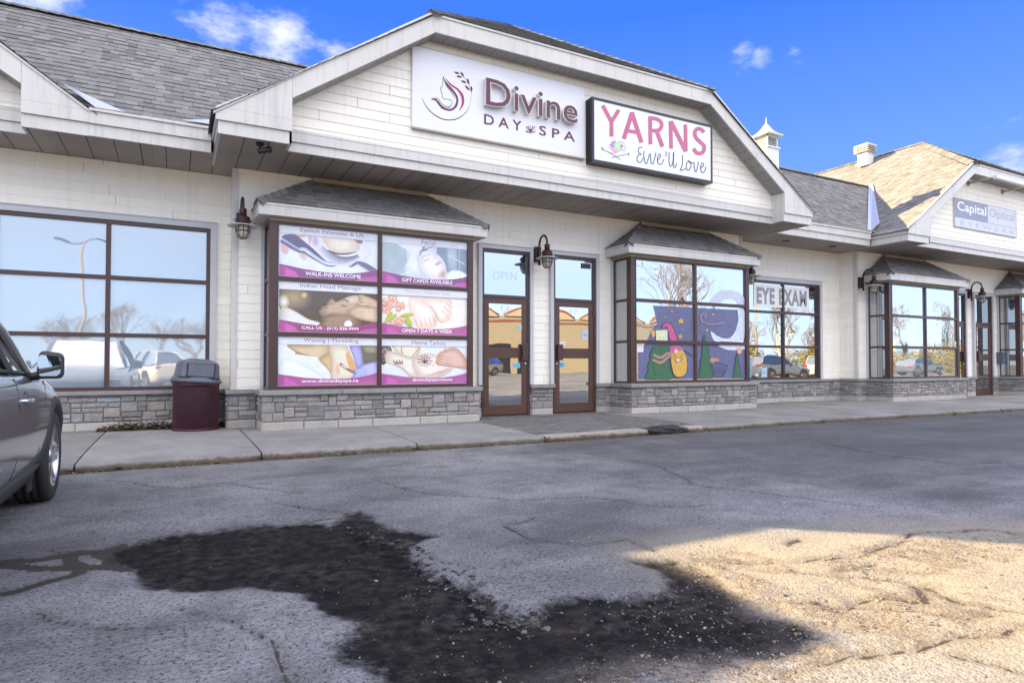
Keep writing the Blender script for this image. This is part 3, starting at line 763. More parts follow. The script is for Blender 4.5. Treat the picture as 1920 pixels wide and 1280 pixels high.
CR = [G(c) for c in (
    [(0, 1052), (60, 1048), (120, 1040), (190, 1032), (230, 1020)], [(0, 1055), (50, 1060), (120, 1062), (180, 1058), (215, 1060)], [(130, 1035), (150, 1060), (140, 1072), (90, 1085), (40, 1100), (0, 1110)],
    [(190, 1032), (205, 1045), (180, 1060), (235, 1065)], [(120, 1040), (90, 1030), (140, 1022)], [(560, 978), (680, 965), (640, 960)],
    [(800, 1045), (870, 1062), (860, 1075)], [(920, 1120), (1000, 1165), (1080, 1170)], [(1000, 968), (950, 985), (1000, 1010), (1090, 1020)],
    [(1300, 1045), (1500, 1050), (1600, 1040), (1640, 1028)], [(1560, 1068), (1640, 1050)], [(1430, 1065), (1560, 1075), (1700, 1085), (1725, 1100), (1730, 1120), (1640, 1115), (1560, 1140)],
    [(1725, 1090), (1790, 1120), (1900, 1140)], [(1560, 1130), (1700, 1135), (1800, 1150), (1850, 1140)], [(1480, 1260), (1600, 1230), (1720, 1215), (1850, 1185), (1920, 1165)], [(1780, 1230), (1920, 1255)], [(1920, 1000), (1830, 990), (1700, 1000), (1640, 1030)],
    [(1680, 1010), (1640, 1028)], [(1500, 1010), (1480, 1020)], [(1280, 905), (1440, 925), (1600, 945)], [(1500, 820), (1640, 850), (1800, 870), (1920, 862)], [(700, 900), (800, 925), (960, 935)], [(500, 940), (640, 960)], [(960, 935), (1100, 930), (1240, 950), (1330, 945)], [(200, 900), (330, 915), (420, 905), (560, 925)], [(1100, 850), (1230, 872), (1300, 905)], [(330, 1140), (430, 1160), (520, 1210), (560, 1290)], [(60, 1150), (170, 1180), (300, 1175)], [(1090, 1020), (1180, 1010), (1230, 1030)])]
fx = list(np.arange(-3.2, 8.01, .03)); fy = list(np.arange(.30, 7.6, .03))
xs = np.array([-260, -120, -60, -30, -15, -8, -5]+fx+[8.6, 9.5, 11, 13, 16, 20, 26, 35, 60, 120, 260]); ys = np.array([-260, -120, -60, -30, -15, -8, -4, -2, -1, -.3]+fy+[8.2, 12, 40, 120, 260])
GX, GY = np.meshgrid(xs, ys)
def vnoise(X, Y, s, seed):
    rs = np.random.RandomState(seed); T = rs.rand(256, 256); x = X/s+1000; y = Y/s+1000
    xi = np.floor(x).astype(int); yi = np.floor(y).astype(int); fx_ = x-xi; fy_ = y-yi; fx_ = fx_*fx_*(3-2*fx_); fy_ = fy_*fy_*(3-2*fy_)
    g = lambda i, j: T[(yi+j) % 256, (xi+i) % 256]
    return (g(0, 0)*(1-fx_)+g(1, 0)*fx_)*(1-fy_)+(g(0, 1)*(1-fx_)+g(1, 1)*fx_)*fy_-.5
wx = GX+.10*vnoise(GX, GY, .22, 1)+.05*vnoise(GX, GY, .09, 2); wy = GY+.10*vnoise(GX, GY, .22, 3)+.05*vnoise(GX, GY, .09, 4)
near = (GX > -6) & (GX < 9) & (GY > 0) & (GY < 7.7)
wet = np.full(GX.shape, 1.0); wet[near] = np.minimum(sdf(wx[near], wy[near], WET), sdf(wx[near], wy[near], WET2))
hole = np.full(GX.shape, 1.0); hole[near] = sdf(wx[near], wy[near], HOLE)
grit = np.full(GX.shape, 1.0); grit[near] = sdf(wx[near]+.08*vnoise(GX, GY, .5, 9)[near], wy[near], GRIT)
crk = np.full(GX.shape, 1.0)
cx_ = GX+.05*vnoise(GX, GY, .16, 11)+.02*vnoise(GX, GY, .07, 12); cy_ = GY+.05*vnoise(GX, GY, .16, 13)+.02*vnoise(GX, GY, .07, 14)
for i_, c in enumerate(CR): crk[near] = np.minimum(crk[near], seg_dist(cx_[near], cy_[near], c)-(.032 if i_ < 4 else 0.004))
sm_ = lambda x: np.clip(x, 0, 1)**2*(3-2*np.clip(x, 0, 1))
Z = .012*vnoise(GX, GY, 1.3, 21)+.006*vnoise(GX, GY, .35, 22)+.003*vnoise(GX, GY, .07, 23)
Z -= .018*sm_(.5-wet/.12)+.016*sm_(.5-hole/.09)*(1+1.2*vnoise(GX, GY, .14, 28))
Z -= .010*sm_(.6-grit/.2)*(1+2*vnoise(GX, GY, .3, 24)) - .006*sm_(.5-grit/.2)*vnoise(GX, GY, .08, 25)*2
Z -= .010*np.exp(-(crk/.018)**2)
far = (GY > 7.3) | (np.abs(GX) > 12) | (GY < -1); Z[far] = -.004
Z[(GY > 6.9)] *= .4
ny, nx = GX.shape; idx = np.arange(nx*ny).reshape(ny, nx)
quads = np.stack([idx[:-1, :-1], idx[:-1, 1:], idx[1:, 1:], idx[1:, :-1]], -1).reshape(-1, 4)
me = bpy.data.meshes.new('parking_lot'); me.from_pydata(np.stack([GX, GY, Z], -1).reshape(-1, 3).tolist(), [], quads.tolist())
for nm, a in (('wet', wet), ('hole', hole), ('grit', grit), ('crk', crk)):
    at = me.attributes.new(nm, 'FLOAT', 'POINT'); at.data.foreach_set('value', a.astype(np.float32).ravel())
me.polygons.foreach_set('use_smooth', [True]*len(me.polygons)); me.update()
lot = bpy.data.objects.new('parking_lot', me); COL.objects.link(lot); tag(lot, kind='structure')
lot['label'] = 'cracked grey asphalt parking lot with dark damp patch and gravelly potholes'

def asphalt():
    m, nt, p = newmat('worn asphalt'); co = coords(nt)
    A = lambda n: (lambda a: (setattr(a, 'attribute_name', n), a.outputs['Fac'])[1])(nt.nodes.new('ShaderNodeAttribute'))
    n1 = noise(nt, co, .5, 5, .6); n2 = noise(nt, co, 2.6, 6, .65); n3 = noise(nt, co, 55, 3, .7); n4 = noise(nt, co, 16, 5, .7)
    v = nt.nodes.new('ShaderNodeTexVoronoi'); v.inputs['Scale'].default_value = 95; nt.links.new(co, v.inputs[0])
    v2 = nt.nodes.new('ShaderNodeTexVoronoi'); v2.inputs['Scale'].default_value = 38; nt.links.new(co, v2.inputs[0])
    nA = noise(nt, coords(nt, (.45, 1.5, 1)), 1.3, 6, .62)
    c = mixc(nt, (.115, .113, .118, 1), (.25, .243, .248, 1), mrange(nt, n1.outputs[0], .36, .62)); c = mixc(nt, c, (.29, .282, .285, 1), mrange(nt, nA.outputs[0], .52, .68, 0, .6)); c = mixc(nt, c, (.085, .083, .088, 1), mrange(nt, nA.outputs[0], .46, .34, 0, .6))
    c = mixc(nt, c, (.10, .10, .104, 1), mrange(nt, n2.outputs[0], .48, .72, 0, .75))
    # darker, smoother surface towards the right and by the kerb
    sx = nt.nodes.new('ShaderNodeSeparateXYZ'); nt.links.new(co, sx.inputs[0])
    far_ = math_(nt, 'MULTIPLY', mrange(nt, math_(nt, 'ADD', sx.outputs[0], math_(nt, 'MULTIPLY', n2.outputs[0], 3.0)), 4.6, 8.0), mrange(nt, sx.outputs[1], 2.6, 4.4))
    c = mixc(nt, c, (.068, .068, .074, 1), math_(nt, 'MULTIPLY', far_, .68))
    # exposed aggregate
    ag = nt.nodes.new('ShaderNodeSeparateColor'); nt.links.new(v.outputs['Color'], ag.inputs[0])
    sp = mrange(nt, ag.outputs[0], 0, 1, .72, 1.26); cmb = nt.nodes.new('ShaderNodeCombineColor')
    for i in range(3): nt.links.new(sp, cmb.inputs[i])
    c = mixc(nt, c, cmb.outputs[0], .85, 'MULTIPLY')
    c = mixc(nt, c, (.018, .018, .021, 1), mrange(nt, n3.outputs[0], .55, .63, 0, .85))
    c = mixc(nt, c, (.03, .03, .033, 1), mrange(nt, noise(nt, co, 130, 2, .6).outputs[0], .58, .66, 0, .7))
    c = mixc(nt, c, (.04, .04, .042, 1), mrange(nt, n4.outputs[0], .64, .72, 0, .6))
    # brown grit
    gf = math_(nt, 'ADD', A('grit'), math_(nt, 'MULTIPLY', math_(nt, 'SUBTRACT', n4.outputs[0], .5), .5))
    gm = math_(nt, 'MULTIPLY', mrange(nt, gf, -.10, .10, 1, 0, True), mrange(nt, noise(nt, co, 3.2, 5, .6, .6).outputs[0], .40, .56, .12, 1, True))
    lit_tan = mixc(nt, (.235, .20, .155, 1), (.315, .275, .215, 1), n2.outputs[0]); lit_tan = mixc(nt, lit_tan, cmb.outputs[0], .7, 'MULTIPLY'); c = mixc(nt, c, lit_tan, math_(nt, 'MULTIPLY', mrange(nt, A('grit'), .05, .75, .85, 0, True), mrange(nt, sx.outputs[0], 1.6, 2.8)))  # worn-slab tan that also paints warm sunlight into the lit patch
    gc = mixc(nt, (.13, .103, .077, 1), (.25, .205, .155, 1), mrange(nt, n4.outputs[0], .35, .65)); gc = mixc(nt, gc, cmb.outputs[0], .9, 'MULTIPLY')
    c = mixc(nt, c, gc, math_(nt, 'MULTIPLY', gm, .85))
    # damp dirt
    wf = math_(nt, 'ADD', A('wet'), math_(nt, 'MULTIPLY', math_(nt, 'SUBTRACT', n4.outputs[0], .5), .16)); wf = math_(nt, 'ADD', wf, math_(nt, 'MULTIPLY', math_(nt, 'SUBTRACT', n3.outputs[0], .5), .05))
    wm = math_(nt, 'MULTIPLY', mrange(nt, wf, -.055, .045, 1, 0, True), mrange(nt, noise(nt, co, 5, 7, .7).outputs[0], .60, .74, 1, .72))
    wc = mixc(nt, (.004, .0034, .0036, 1), mixc(nt, (.020, .016, .0145, 1), (.060, .050, .045, 1), mrange(nt, n2.outputs[0], .42, .66)), mrange(nt, n4.outputs[0], .40, .66)); wc = mixc(nt, wc, cmb.outputs[0], .8, 'MULTIPLY')
    notg = math_(nt, 'SUBTRACT', 1.0, math_(nt, 'MULTIPLY', gm, .62))
    c = mixc(nt, c, wc, math_(nt, 'MULTIPLY', math_(nt, 'MULTIPLY', wm, notg), .97))
    hf = math_(nt, 'ADD', A('hole'), math_(nt, 'MULTIPLY', math_(nt, 'SUBTRACT', n4.outputs[0], .5), .2)); hm = mrange(nt, hf, -.03, .02, 1, 0, True)
    c = mixc(nt, c, (.004, .004, .005, 1), math_(nt, 'MULTIPLY', hm, mrange(nt, n4.outputs[0], .38, .55, 1, .35)))
    ck = math_(nt, 'ADD', A('crk'), math_(nt, 'MULTIPLY', math_(nt, 'SUBTRACT', n4.outputs[0], .5), .03)); ck = math_(nt, 'ADD', ck, math_(nt, 'MULTIPLY', math_(nt, 'SUBTRACT', n2.outputs[0], .50), .030)); cm_ = mrange(nt, ck, .002, .009, 1, 0, True)
    c = mixc(nt, c, (.025, .02, .017, 1), math_(nt, 'MULTIPLY', cm_, .92))
    ck2 = mrange(nt, ck, .01, .05, .28, 0, True); c = mixc(nt, c, (.06, .045, .035, 1), ck2)
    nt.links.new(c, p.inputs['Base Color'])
    nt.links.new(mrange(nt, wm, 0, 1, .92, .78), p.inputs['Roughness']); nt.links.new(mrange(nt, wm, 0, 1, .35, .08), p.inputs['Specular IOR Level'])
    h = math_(nt, 'ADD', math_(nt, 'MULTIPLY', v.outputs['Distance'], -.9), math_(nt, 'MULTIPLY', n3.outputs[0], .9)); h = math_(nt, 'ADD', h, math_(nt, 'MULTIPLY', v2.outputs['Distance'], -.5))
    h = math_(nt, 'ADD', h, math_(nt, 'MULTIPLY', n4.outputs[0], 1.2))
    b = nt.nodes.new('ShaderNodeBump'); b.inputs['Strength'].default_value = 1.0; b.inputs['Distance'].default_value = .0036
    nt.links.new(h, b.inputs['Height']); nt.links.new(b.outputs[0], p.inputs['Normal'])
    return m
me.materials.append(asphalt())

# ------------------------------------------------------------------ sidewalk with its kerb
def concrete(name, c0, c1, moss):
    m, nt, p = newmat(name); co = coords(nt)
    n1 = noise(nt, co, 1.2, 5, .6); n2 = noise(nt, co, 9, 6, .7); n3 = noise(nt, co, 90, 3, .6)
    c = mixc(nt, c0, c1, mrange(nt, n1.outputs[0], .35, .65)); c = mixc(nt, c, (.11, .10, .095, 1), mrange(nt, n2.outputs[0], .52, .75, 0, .6))
    c = mixc(nt, c, (.05, .05, .05, 1), mrange(nt, n3.outputs[0], .62, .7, 0, .5))
    a = nt.nodes.new('ShaderNodeVertexColor'); a.layer_name = 'tone'; c = mixc(nt, c, a.outputs[0], 1, 'MULTIPLY')
    g = nt.nodes.new('ShaderNodeNewGeometry'); s_ = nt.nodes.new('ShaderNodeSeparateXYZ'); nt.links.new(g.outputs['Position'], s_.inputs[0])
    mo = mrange(nt, math_(nt, 'ADD', s_.outputs[2], math_(nt, 'MULTIPLY', math_(nt, 'SUBTRACT', n2.outputs[0], .5), .10)), .035, .075, moss, 0, True)
    front = mrange(nt, s_.outputs[1], 7.42, 7.50, 1, 0)
    c = mixc(nt, c, (.075, .052, .026, 1), math_(nt, 'MULTIPLY', mo, front))
    nt.links.new(c, p.inputs['Base Color']); p.inputs['Roughness'].default_value = .88
    b = nt.nodes.new('ShaderNodeBump'); b.inputs['Strength'].default_value = .8; b.inputs['Distance'].default_value = .005
    nt.links.new(math_(nt, 'ADD', n2.outputs[0], math_(nt, 'MULTIPLY', n3.outputs[0], .5)), b.inputs['Height']); nt.links.new(b.outputs[0], p.inputs['Normal'])
    return m
m_conc = concrete('weathered concrete', (.18, .174, .172, 1), (.27, .262, .255, 1), .85)
m_curb = concrete('chipped kerb concrete', (.24, .225, .20, 1), (.38, .35, .31, 1), .95)
from mathutils import noise as _mn
mnoise_ = lambda x: _mn.noise(Vector((x*5.0, 3.3, 0)))+.6*_mn.noise(Vector((x*14.0, 7.7, 0)))
def kerbY(x): return 7.33+.05*math.sin(x*.7+1)-(max(0, x-12)**1.5)*.012
def topz(x, y): return .098+.012*max(0, min(1, (9.6-y)/2.2))*0-.02*max(0, min(1, (8.2-y)/.9))+.004*math.sin(x*2.1+y)
walk = MB(); rnd = random.Random(5)
joints = [-16, -13, -10, -7.5, -5, -2.9, -.84, .85, 2.62, 4.40]; joints2 = [7.36, 9.12, 10.2, 12.5, 14.2, 16.0, 18.0, 20.2, 22.6, 25, 28, 32, 38, 46]
def slab(x0, x1, y0f, y1, m=0, tone=(1, 1, 1), step=.06, kerb=True):
    n = max(2, int((x1-x0)/step)); n = min(n, 60); yn = [0, .012, .03, .06, .14, .3, .6, 1.0, 1.6, 2.2, 2.8, 3.6]
    rows = []
    for i in range(n+1):
        x = x0+(x1-x0)*i/n; yk = y0f(x)+.018*mnoise_(x)+rnd.uniform(-.014, .014)*(1 if kerb else .2)
        end = min(i, n-i)*(x1-x0)/n; ch = .03*max(0, 1-end/.05)
        zt = topz(x, yk)-rnd.uniform(0, .014)-max(0, mnoise_(x+40)-.35)*.06
        r_ = [(x, yk+ch*.5, -.03), (x, yk+ch, .02+rnd.uniform(-.01, .01)), (x, yk+rnd.uniform(-.004, .008), zt-.03+rnd.uniform(-.008, .008)-ch*.5)]
        for d in yn:
            y = yk+.022+d*(y1-yk-.022)/3.6
            r_.append((x, y, topz(x, y)-(.006 if d == 0 else 0)-(rnd.uniform(0, .004) if d < .03 else 0)-(ch*.6 if d < .02 else 0)))
        rows.append(r_)
    m_ = len(rows[0]); vs = [p for r_ in rows for p in r_]
    fs = [(i*m_+j, (i+1)*m_+j, (i+1)*m_+j+1, i*m_+j+1) for i in range(n) for j in range(m_-1)]
    walk.raw(vs, fs, m, tone, True)
    for e in (0, n): walk.poly([vs[e*m_+j] for j in range(m_)]+[(vs[e*m_][0], y1, -.03)], m, tone)
for a, b in zip(joints[:-1], joints[1:]):
    t_ = rnd.uniform(.86, 1.08); slab(a+.009, b-.009, kerbY, 11.0, 0, (t_, t_, t_))
for a, b in zip(joints2[:-1], joints2[1:]):
    t_ = rnd.uniform(.84, 1.04); slab(a+.011, b-.011, kerbY, 11.0, 0, (t_, t_, t_))
for a, b in ((4.40, 6.15),): slab(a+.009, b, kerbY, 7.52, 1)
slab(6.95, 7.345, kerbY, 7.54, 1, (1.1, 1.1, 1.1), .04)
walk.box(-20, 50, 7.55, 11.2, -.06, .035, 0, (.25, .24, .22))
sw = walk.build('sidewalk', [m_conc, m_curb]); tag(sw, kind='structure'); sw['label'] = 'weathered concrete sidewalk and chipped kerb along the shop fronts'
# worn block paving in front of the two doors
pv = MB(); rnd = random.Random(9)
nb = 0; y = 7.535
while y < 10.42:
    off = (nb % 2)*.11; x = 4.41-off
    while x < 7.36:
        a, b = max(x, 4.41), min(x+.215, 7.355)
        if b-a > .03 and not (y < 7.75 and x > 6.2 and x < 6.95):
            zt = .088+rnd.uniform(-.003, .003)+.010*min(1, (y-7.5)/2); e = .006; t_ = rnd.uniform(.75, 1.15)
            vs = [(a, y, .03), (b, y, .03), (b, y+.1, .03), (a, y+.1, .03), (a, y, zt-e), (b, y, zt-e), (b, y+.1, zt-e), (a, y+.1, zt-e), (a+e, y+e, zt), (b-e, y+e, zt), (b-e, y+.1-e, zt), (a+e, y+.1-e, zt)]
            pv.raw(vs, [(0, 1, 5, 4), (1, 2, 6, 5), (3, 0, 4, 7), (4, 5, 9, 8), (5, 6, 10, 9), (6, 7, 11, 10), (7, 4, 8, 11), (8, 9, 10, 11)], 0, (t_*1.02, t_, t_*.99))
        x += .222
    y += .1075; nb += 1
m_paver = pmat('grey concrete pavers', (.125, .12, .122), .88, var=.2, vs=5, fine=.2, fs=70, bump=.5, bs=60, tone=True)
pvo = pv.build('block_paving', m_paver); tag(pvo, kind='structure'); pvo['label'] = 'worn grey block paving in front of the two doors'
# black patching asphalt where the kerb has broken away
bm = bmesh.new(); bmesh.ops.create_icosphere(bm, subdivisions=5, radius=1)
rs = random.Random(3)
from mathutils import noise as mnoise
for v in bm.verts:
    d = v.co.copy(); k = 1+.30*mnoise.noise(d*2.1)+.16*mnoise.noise(d*6)+.06*mnoise.noise(d*17)
    v.co = Vector((d.x*.45*k, d.y*.16*k, max(-.02, d.z*.075*k)))
cp = MB(); cp.bm(bm, sm=True, mat=Matrix.Translation((6.55, 7.45, .035)))
m_patch = pmat('black patching asphalt', (.018, .017, .017), .7, var=.3, vs=20, fine=.3, fs=90, bump=1, bs=50)
po = cp.build('broken_kerb_patch', m_patch); tag(po, 'lump of black patching asphalt filling the broken kerb near the doors', 'asphalt patch')

# ------------------------------------------------------------------ loose stones, grit and leaves
def scatter(name, n, where, size, mat, seed, tones, flat=.6, label=None, maxz=None):
    rnd = random.Random(seed); base = []
    for k in range(6):
        bm = bmesh.new(); bmesh.ops.create_icosphere(bm, subdivisions=1, radius=1)
        for v in bm.verts: v.co *= rnd.uniform(.5, 1.25)
        base.append(([v.co.copy() for v in bm.verts], [tuple(v.index for v in f.verts) for f in bm.faces])); bm.free()
    o = MB(); c = 0; tries = 0
    while c < n and tries < n*40:
        tries += 1; x, y, ok = where(rnd)
        if not ok: continue
        c += 1; s_ = size(rnd); vs, fs = rnd.choice(base); q = rnd.uniform(0, 6.28); ca, sa = math.cos(q), math.sin(q); a_ = rnd.uniform(.7, 1.3)
        t = rnd.choice(tones); k = rnd.uniform(.75, 1.2); z = gz(x, y)
        o.raw([(x+(v.x*a_*ca-v.y*sa)*s_, y+(v.x*a_*sa+v.y*ca)*s_, z+s_*flat*.35+v.z*s_*flat) for v in vs], fs, 0, tuple(u*k for u in t))
    ob = o.build(name, mat); tag(ob, label, kind='stuff'); return ob
xi_ = lambda a, v: max(0, min(len(a)-2, int(np.searchsorted(a, v))-1))
def gz(x, y):
    if y > 7.36: return topz(x, y)
    return float(Z[xi_(ys, y), xi_(xs, x)])
def field(F, x, y): return float(F[xi_(ys, y), xi_(xs, x)])
m_peb = pmat('loose stone', (.30, .28, .26), .8, var=.2, vs=30, tone=True, bump=.3, bs=100)
vn1 = lambda x, y: float(vnoise(np.array([[x]]), np.array([[y]]), .35, 55)[0, 0])
def w_grit(r):
    x = r.uniform(.2, 5.5); y = r.uniform(.4, 3.2); g = field(grit, x, y); w_ = field(wet, x, y)
    p = (.12+.88*(vn1(x, y) > .08)) if g < 0 else (.06+.3*(vn1(x, y) > .2) if w_ < 0 and x > .9 else .03 if x > .5 else .006)
    return x, y, r.random() < p
scatter('gravel', 6500, w_grit, lambda r: min(.016, .0014+.0017*r.expovariate(1.0)), m_peb, 31, [(.9, .8, .66), (.6, .5, .4), (.25, .22, .2), (.9, .86, .8), (.5, .42, .34), (.45, .4, .34)], label='loose gravel and grit lying in the potholes')
EDGE = G([(660, 985), (700, 1005), (770, 1018), (800, 1062), (860, 1085), (905, 1110), (960, 1150), (985, 1172), (1010, 1150), (900, 1150)])
def w_lump(r):
    i = r.randrange(len(EDGE)-1); t = r.random(); a, b = EDGE[i], EDGE[i+1]; return a[0]+(b[0]-a[0])*t+r.gauss(0, .035), a[1]+(b[1]-a[1])*t+r.gauss(0, .03), True
scatter('broken_asphalt', 420, w_lump, lambda r: .004+.02*r.random()**3, m_peb, 35, [(.1, .09, .09), (.05, .05, .05), (.5, .48, .46), (.2, .18, .17)], flat=.4, label='broken asphalt crumbs along the edge of the dark hollow')
def w_lot(r):
    x = r.uniform(-2, 9); y = r.uniform(.6, 7.3); return x, y, True
scatter('loose_grit', 1500, w_lot, lambda r: min(.009, .002+.0018*r.expovariate(1)), m_peb, 32, [(.35, .33, .32), (.25, .22, .2), (1.2, 1.15, 1.1)], label='small loose grit sprinkled over the asphalt')
def w_edge(r):
    x = r.uniform(-3, 20); return x, kerbY(x)-abs(r.gauss(0, .05))-.005, True
scatter('kerb_grit', 3600, w_edge, lambda r: .003+.006*r.random()**2, m_peb, 33, [(.5, .42, .3), (.9, .85, .8), (.3, .25, .18), (.35, .3, .15)], label='grit and dead moss gathered along the foot of the kerb')
def w_wall(r):
    x = r.uniform(-2.5, 16); y = (9.60 if (1.05 < x < 4.55 or 7.65 < x < 11.2) else 10.25 if x > .65 and x < 11.6 else 10.76)-abs(r.gauss(0, .035)); return x, y, True
scatter('wall_grit', 1400, w_wall, lambda r: .003+.007*r.random()**2, m_peb, 34, [(.8, .76, .7), (.4, .36, .3), (1.3, 1.3, 1.3)], label='grit and crumbs of mortar along the foot of the stone base')
def leaf_pile(name, n, fn, seed, label, tones, sz=(.015, .04)):
    rnd = random.Random(seed); o = MB()
    for i in range(n):
        x, y, z = fn(rnd); s_ = rnd.uniform(*sz); q = rnd.uniform(0, 6.28); a = Vector((math.cos(q), math.sin(q), rnd.uniform(-.5, .5))); b = Vector((-math.sin(q), math.cos(q), rnd.uniform(-.6, .6)))*rnd.uniform(.3, .6); c = Vector((x, y, z))
        t = rnd.choice(tones); k = rnd.uniform(.7, 1.2)
        o.poly([c-a*s_, c-b*s_+a*s_*.1, c+a*s_, c+b*s_+Vector((0, 0, s_*.3))], 0, tuple(u*k for u in t))
    ob = o.build(name, m_leaf); tag(ob, label, kind='stuff'); return ob
m_leaf = pmat('dry leaves', (1, 1, 1), .8, var=.2, vs=40, tone=True)
LT = [(.10, .06, .03), (.16, .10, .05), (.06, .045, .025), (.22, .15, .08), (.05, .06, .02), (.03, .03, .02)]
def f_pile(r):
    t = r.random(); x = -.95+t*1.0; h = .05*math.sin(max(0, t)*3.0)+.01; return x, 10.62+r.gauss(0, .06), .10+abs(r.gauss(0, h))
leaf_pile('leaf_litter', 1000, f_pile, 41, 'heap of dry brown leaves on the sidewalk left of the trash bin', LT)
def f_kerb(r):
    x = r.uniform(-1.2, 8.5); return x, kerbY(x)-abs(r.gauss(0, .04))+.0, .004+abs(r.gauss(0, .012))
leaf_pile('kerb_leaves', 1500, f_kerb, 42, 'dead leaves and moss along the foot of the kerb', LT+[(.13, .10, .03)], (.006, .018))
def f_bin(r):
    return r.choice((.62, .66))+r.gauss(0, .03), 10.62+r.gauss(0, .08), .10+abs(r.gauss(0, .03))
leaf_pile('corner_leaves', 160, f_bin, 43, 'few dark leaves in the corner behind the trash bin', LT)

# ------------------------------------------------------------------ rooftop pieces
cp = empty('roof_cupola', (14.03, 11.75, 6.1)); cp.parent = B
c = MB(); h = .20
c.box(-h-.02, h+.02, -h-.02, h+.02, 0, .70); c.box(-h-.05, h+.05, -h-.05, h+.05, .70, .74)
for a in (-1, 1):
    for b_ in (-1, 1): c.box(a*h-.035 if a > 0 else a*h, a*h if a > 0 else a*h+.035, b_*h-.035 if b_ > 0 else b_*h, b_*h if b_ > 0 else b_*h+.035, .74, 1.03)
c.box(-h, h, -h, h, 1.0, 1.05)
c.build('cupola_base', m_white := pmat('white painted metal', (.66, .65, .62), .4, var=.05), cp)
l = MB()
for k in range(6):
    z = .755+k*.042
    for a in (-1, 1):
        l.raw([(-h+.03, a*(h-.002), z), (h-.03, a*(h-.002), z), (h-.03, a*(h-.03), z+.034), (-h+.03, a*(h-.03), z+.034)], [(0, 1, 2, 3)], 0)
        l.raw([(a*(h-.002), -h+.03, z), (a*(h-.002), h-.03, z), (a*(h-.03), h-.03, z+.034), (a*(h-.03), -h+.03, z+.034)], [(0, 1, 2, 3)], 0)
l.box(-h+.05, h-.05, -h+.05, h-.05, .74, 1.02, 1)
l.build('louvres', [m_white, m_black], cp)
rf = MB(); prof = [(.30, 1.05), (.30, 1.09), (.235, 1.125), (.17, 1.18), (.115, 1.25), (.07, 1.33), (.03, 1.40), (.012, 1.43)]
for (ra, za), (rb, zb) in zip(prof[:-1], prof[1:]):
    for q in range(4):
        c0 = [(-1, -1), (1, -1), (1, 1), (-1, 1)][q]; c1 = [(-1, -1), (1, -1), (1, 1), (-1, 1)][(q+1) % 4]
        rf.poly([(c0[0]*ra, c0[1]*ra, za), (c1[0]*ra, c1[1]*ra, za), (c1[0]*rb, c1[1]*rb, zb), (c0[0]*rb, c0[1]*rb, zb)])
rf.poly([(-.3, -.3, 1.05), (.3, -.3, 1.05), (.3, .3, 1.05), (-.3, .3, 1.05)])
rf.lathe([(0.02, 1.42), (.026, 1.45), (.01, 1.48), (.004, 1.6), (0, 1.6)], 8)
rf.build('cupola_roof', pmat('cream metal cupola roof', (.62, .56, .44), .35, var=.06), cp)
vt = empty('roof_vent', (20.45, 13.1, 7.75)); vt.parent = B; vt.scale = (.64, .64, .64)
c = MB(); c.box(-.26, .26, -.26, .26, -.1, .62); c.build('vent_shaft', m_white, vt)
c = MB()
for k in range(4):
    z = .60+k*.095; rr = .42
    c.raw([(-rr, -rr, z), (rr, -rr, z), (rr, rr, z), (-rr, rr, z), (-.34, -.34, z+.055), (.34, -.34, z+.055), (.34, .34, z+.055), (-.34, .34, z+.055)], [(0, 1, 5, 4), (1, 2, 6, 5), (2, 3, 7, 6), (3, 0, 4, 7), (3, 2, 1, 0), (4, 5, 6, 7)])
c.box(-.3, .3, -.3, .3, .6, .93, 1); c.box(-.38, .38, -.38, .38, .94, .985)
c.build('vent_cap', [m_white, m_black], vt)
c = MB(); c.box(-6.4, -3.55, 11.2, 12.6, 5.6, 8.35); ru = c.build('unseen_shadow_block', m_white, B)  # unseen box added to block sun and bound the lit patch

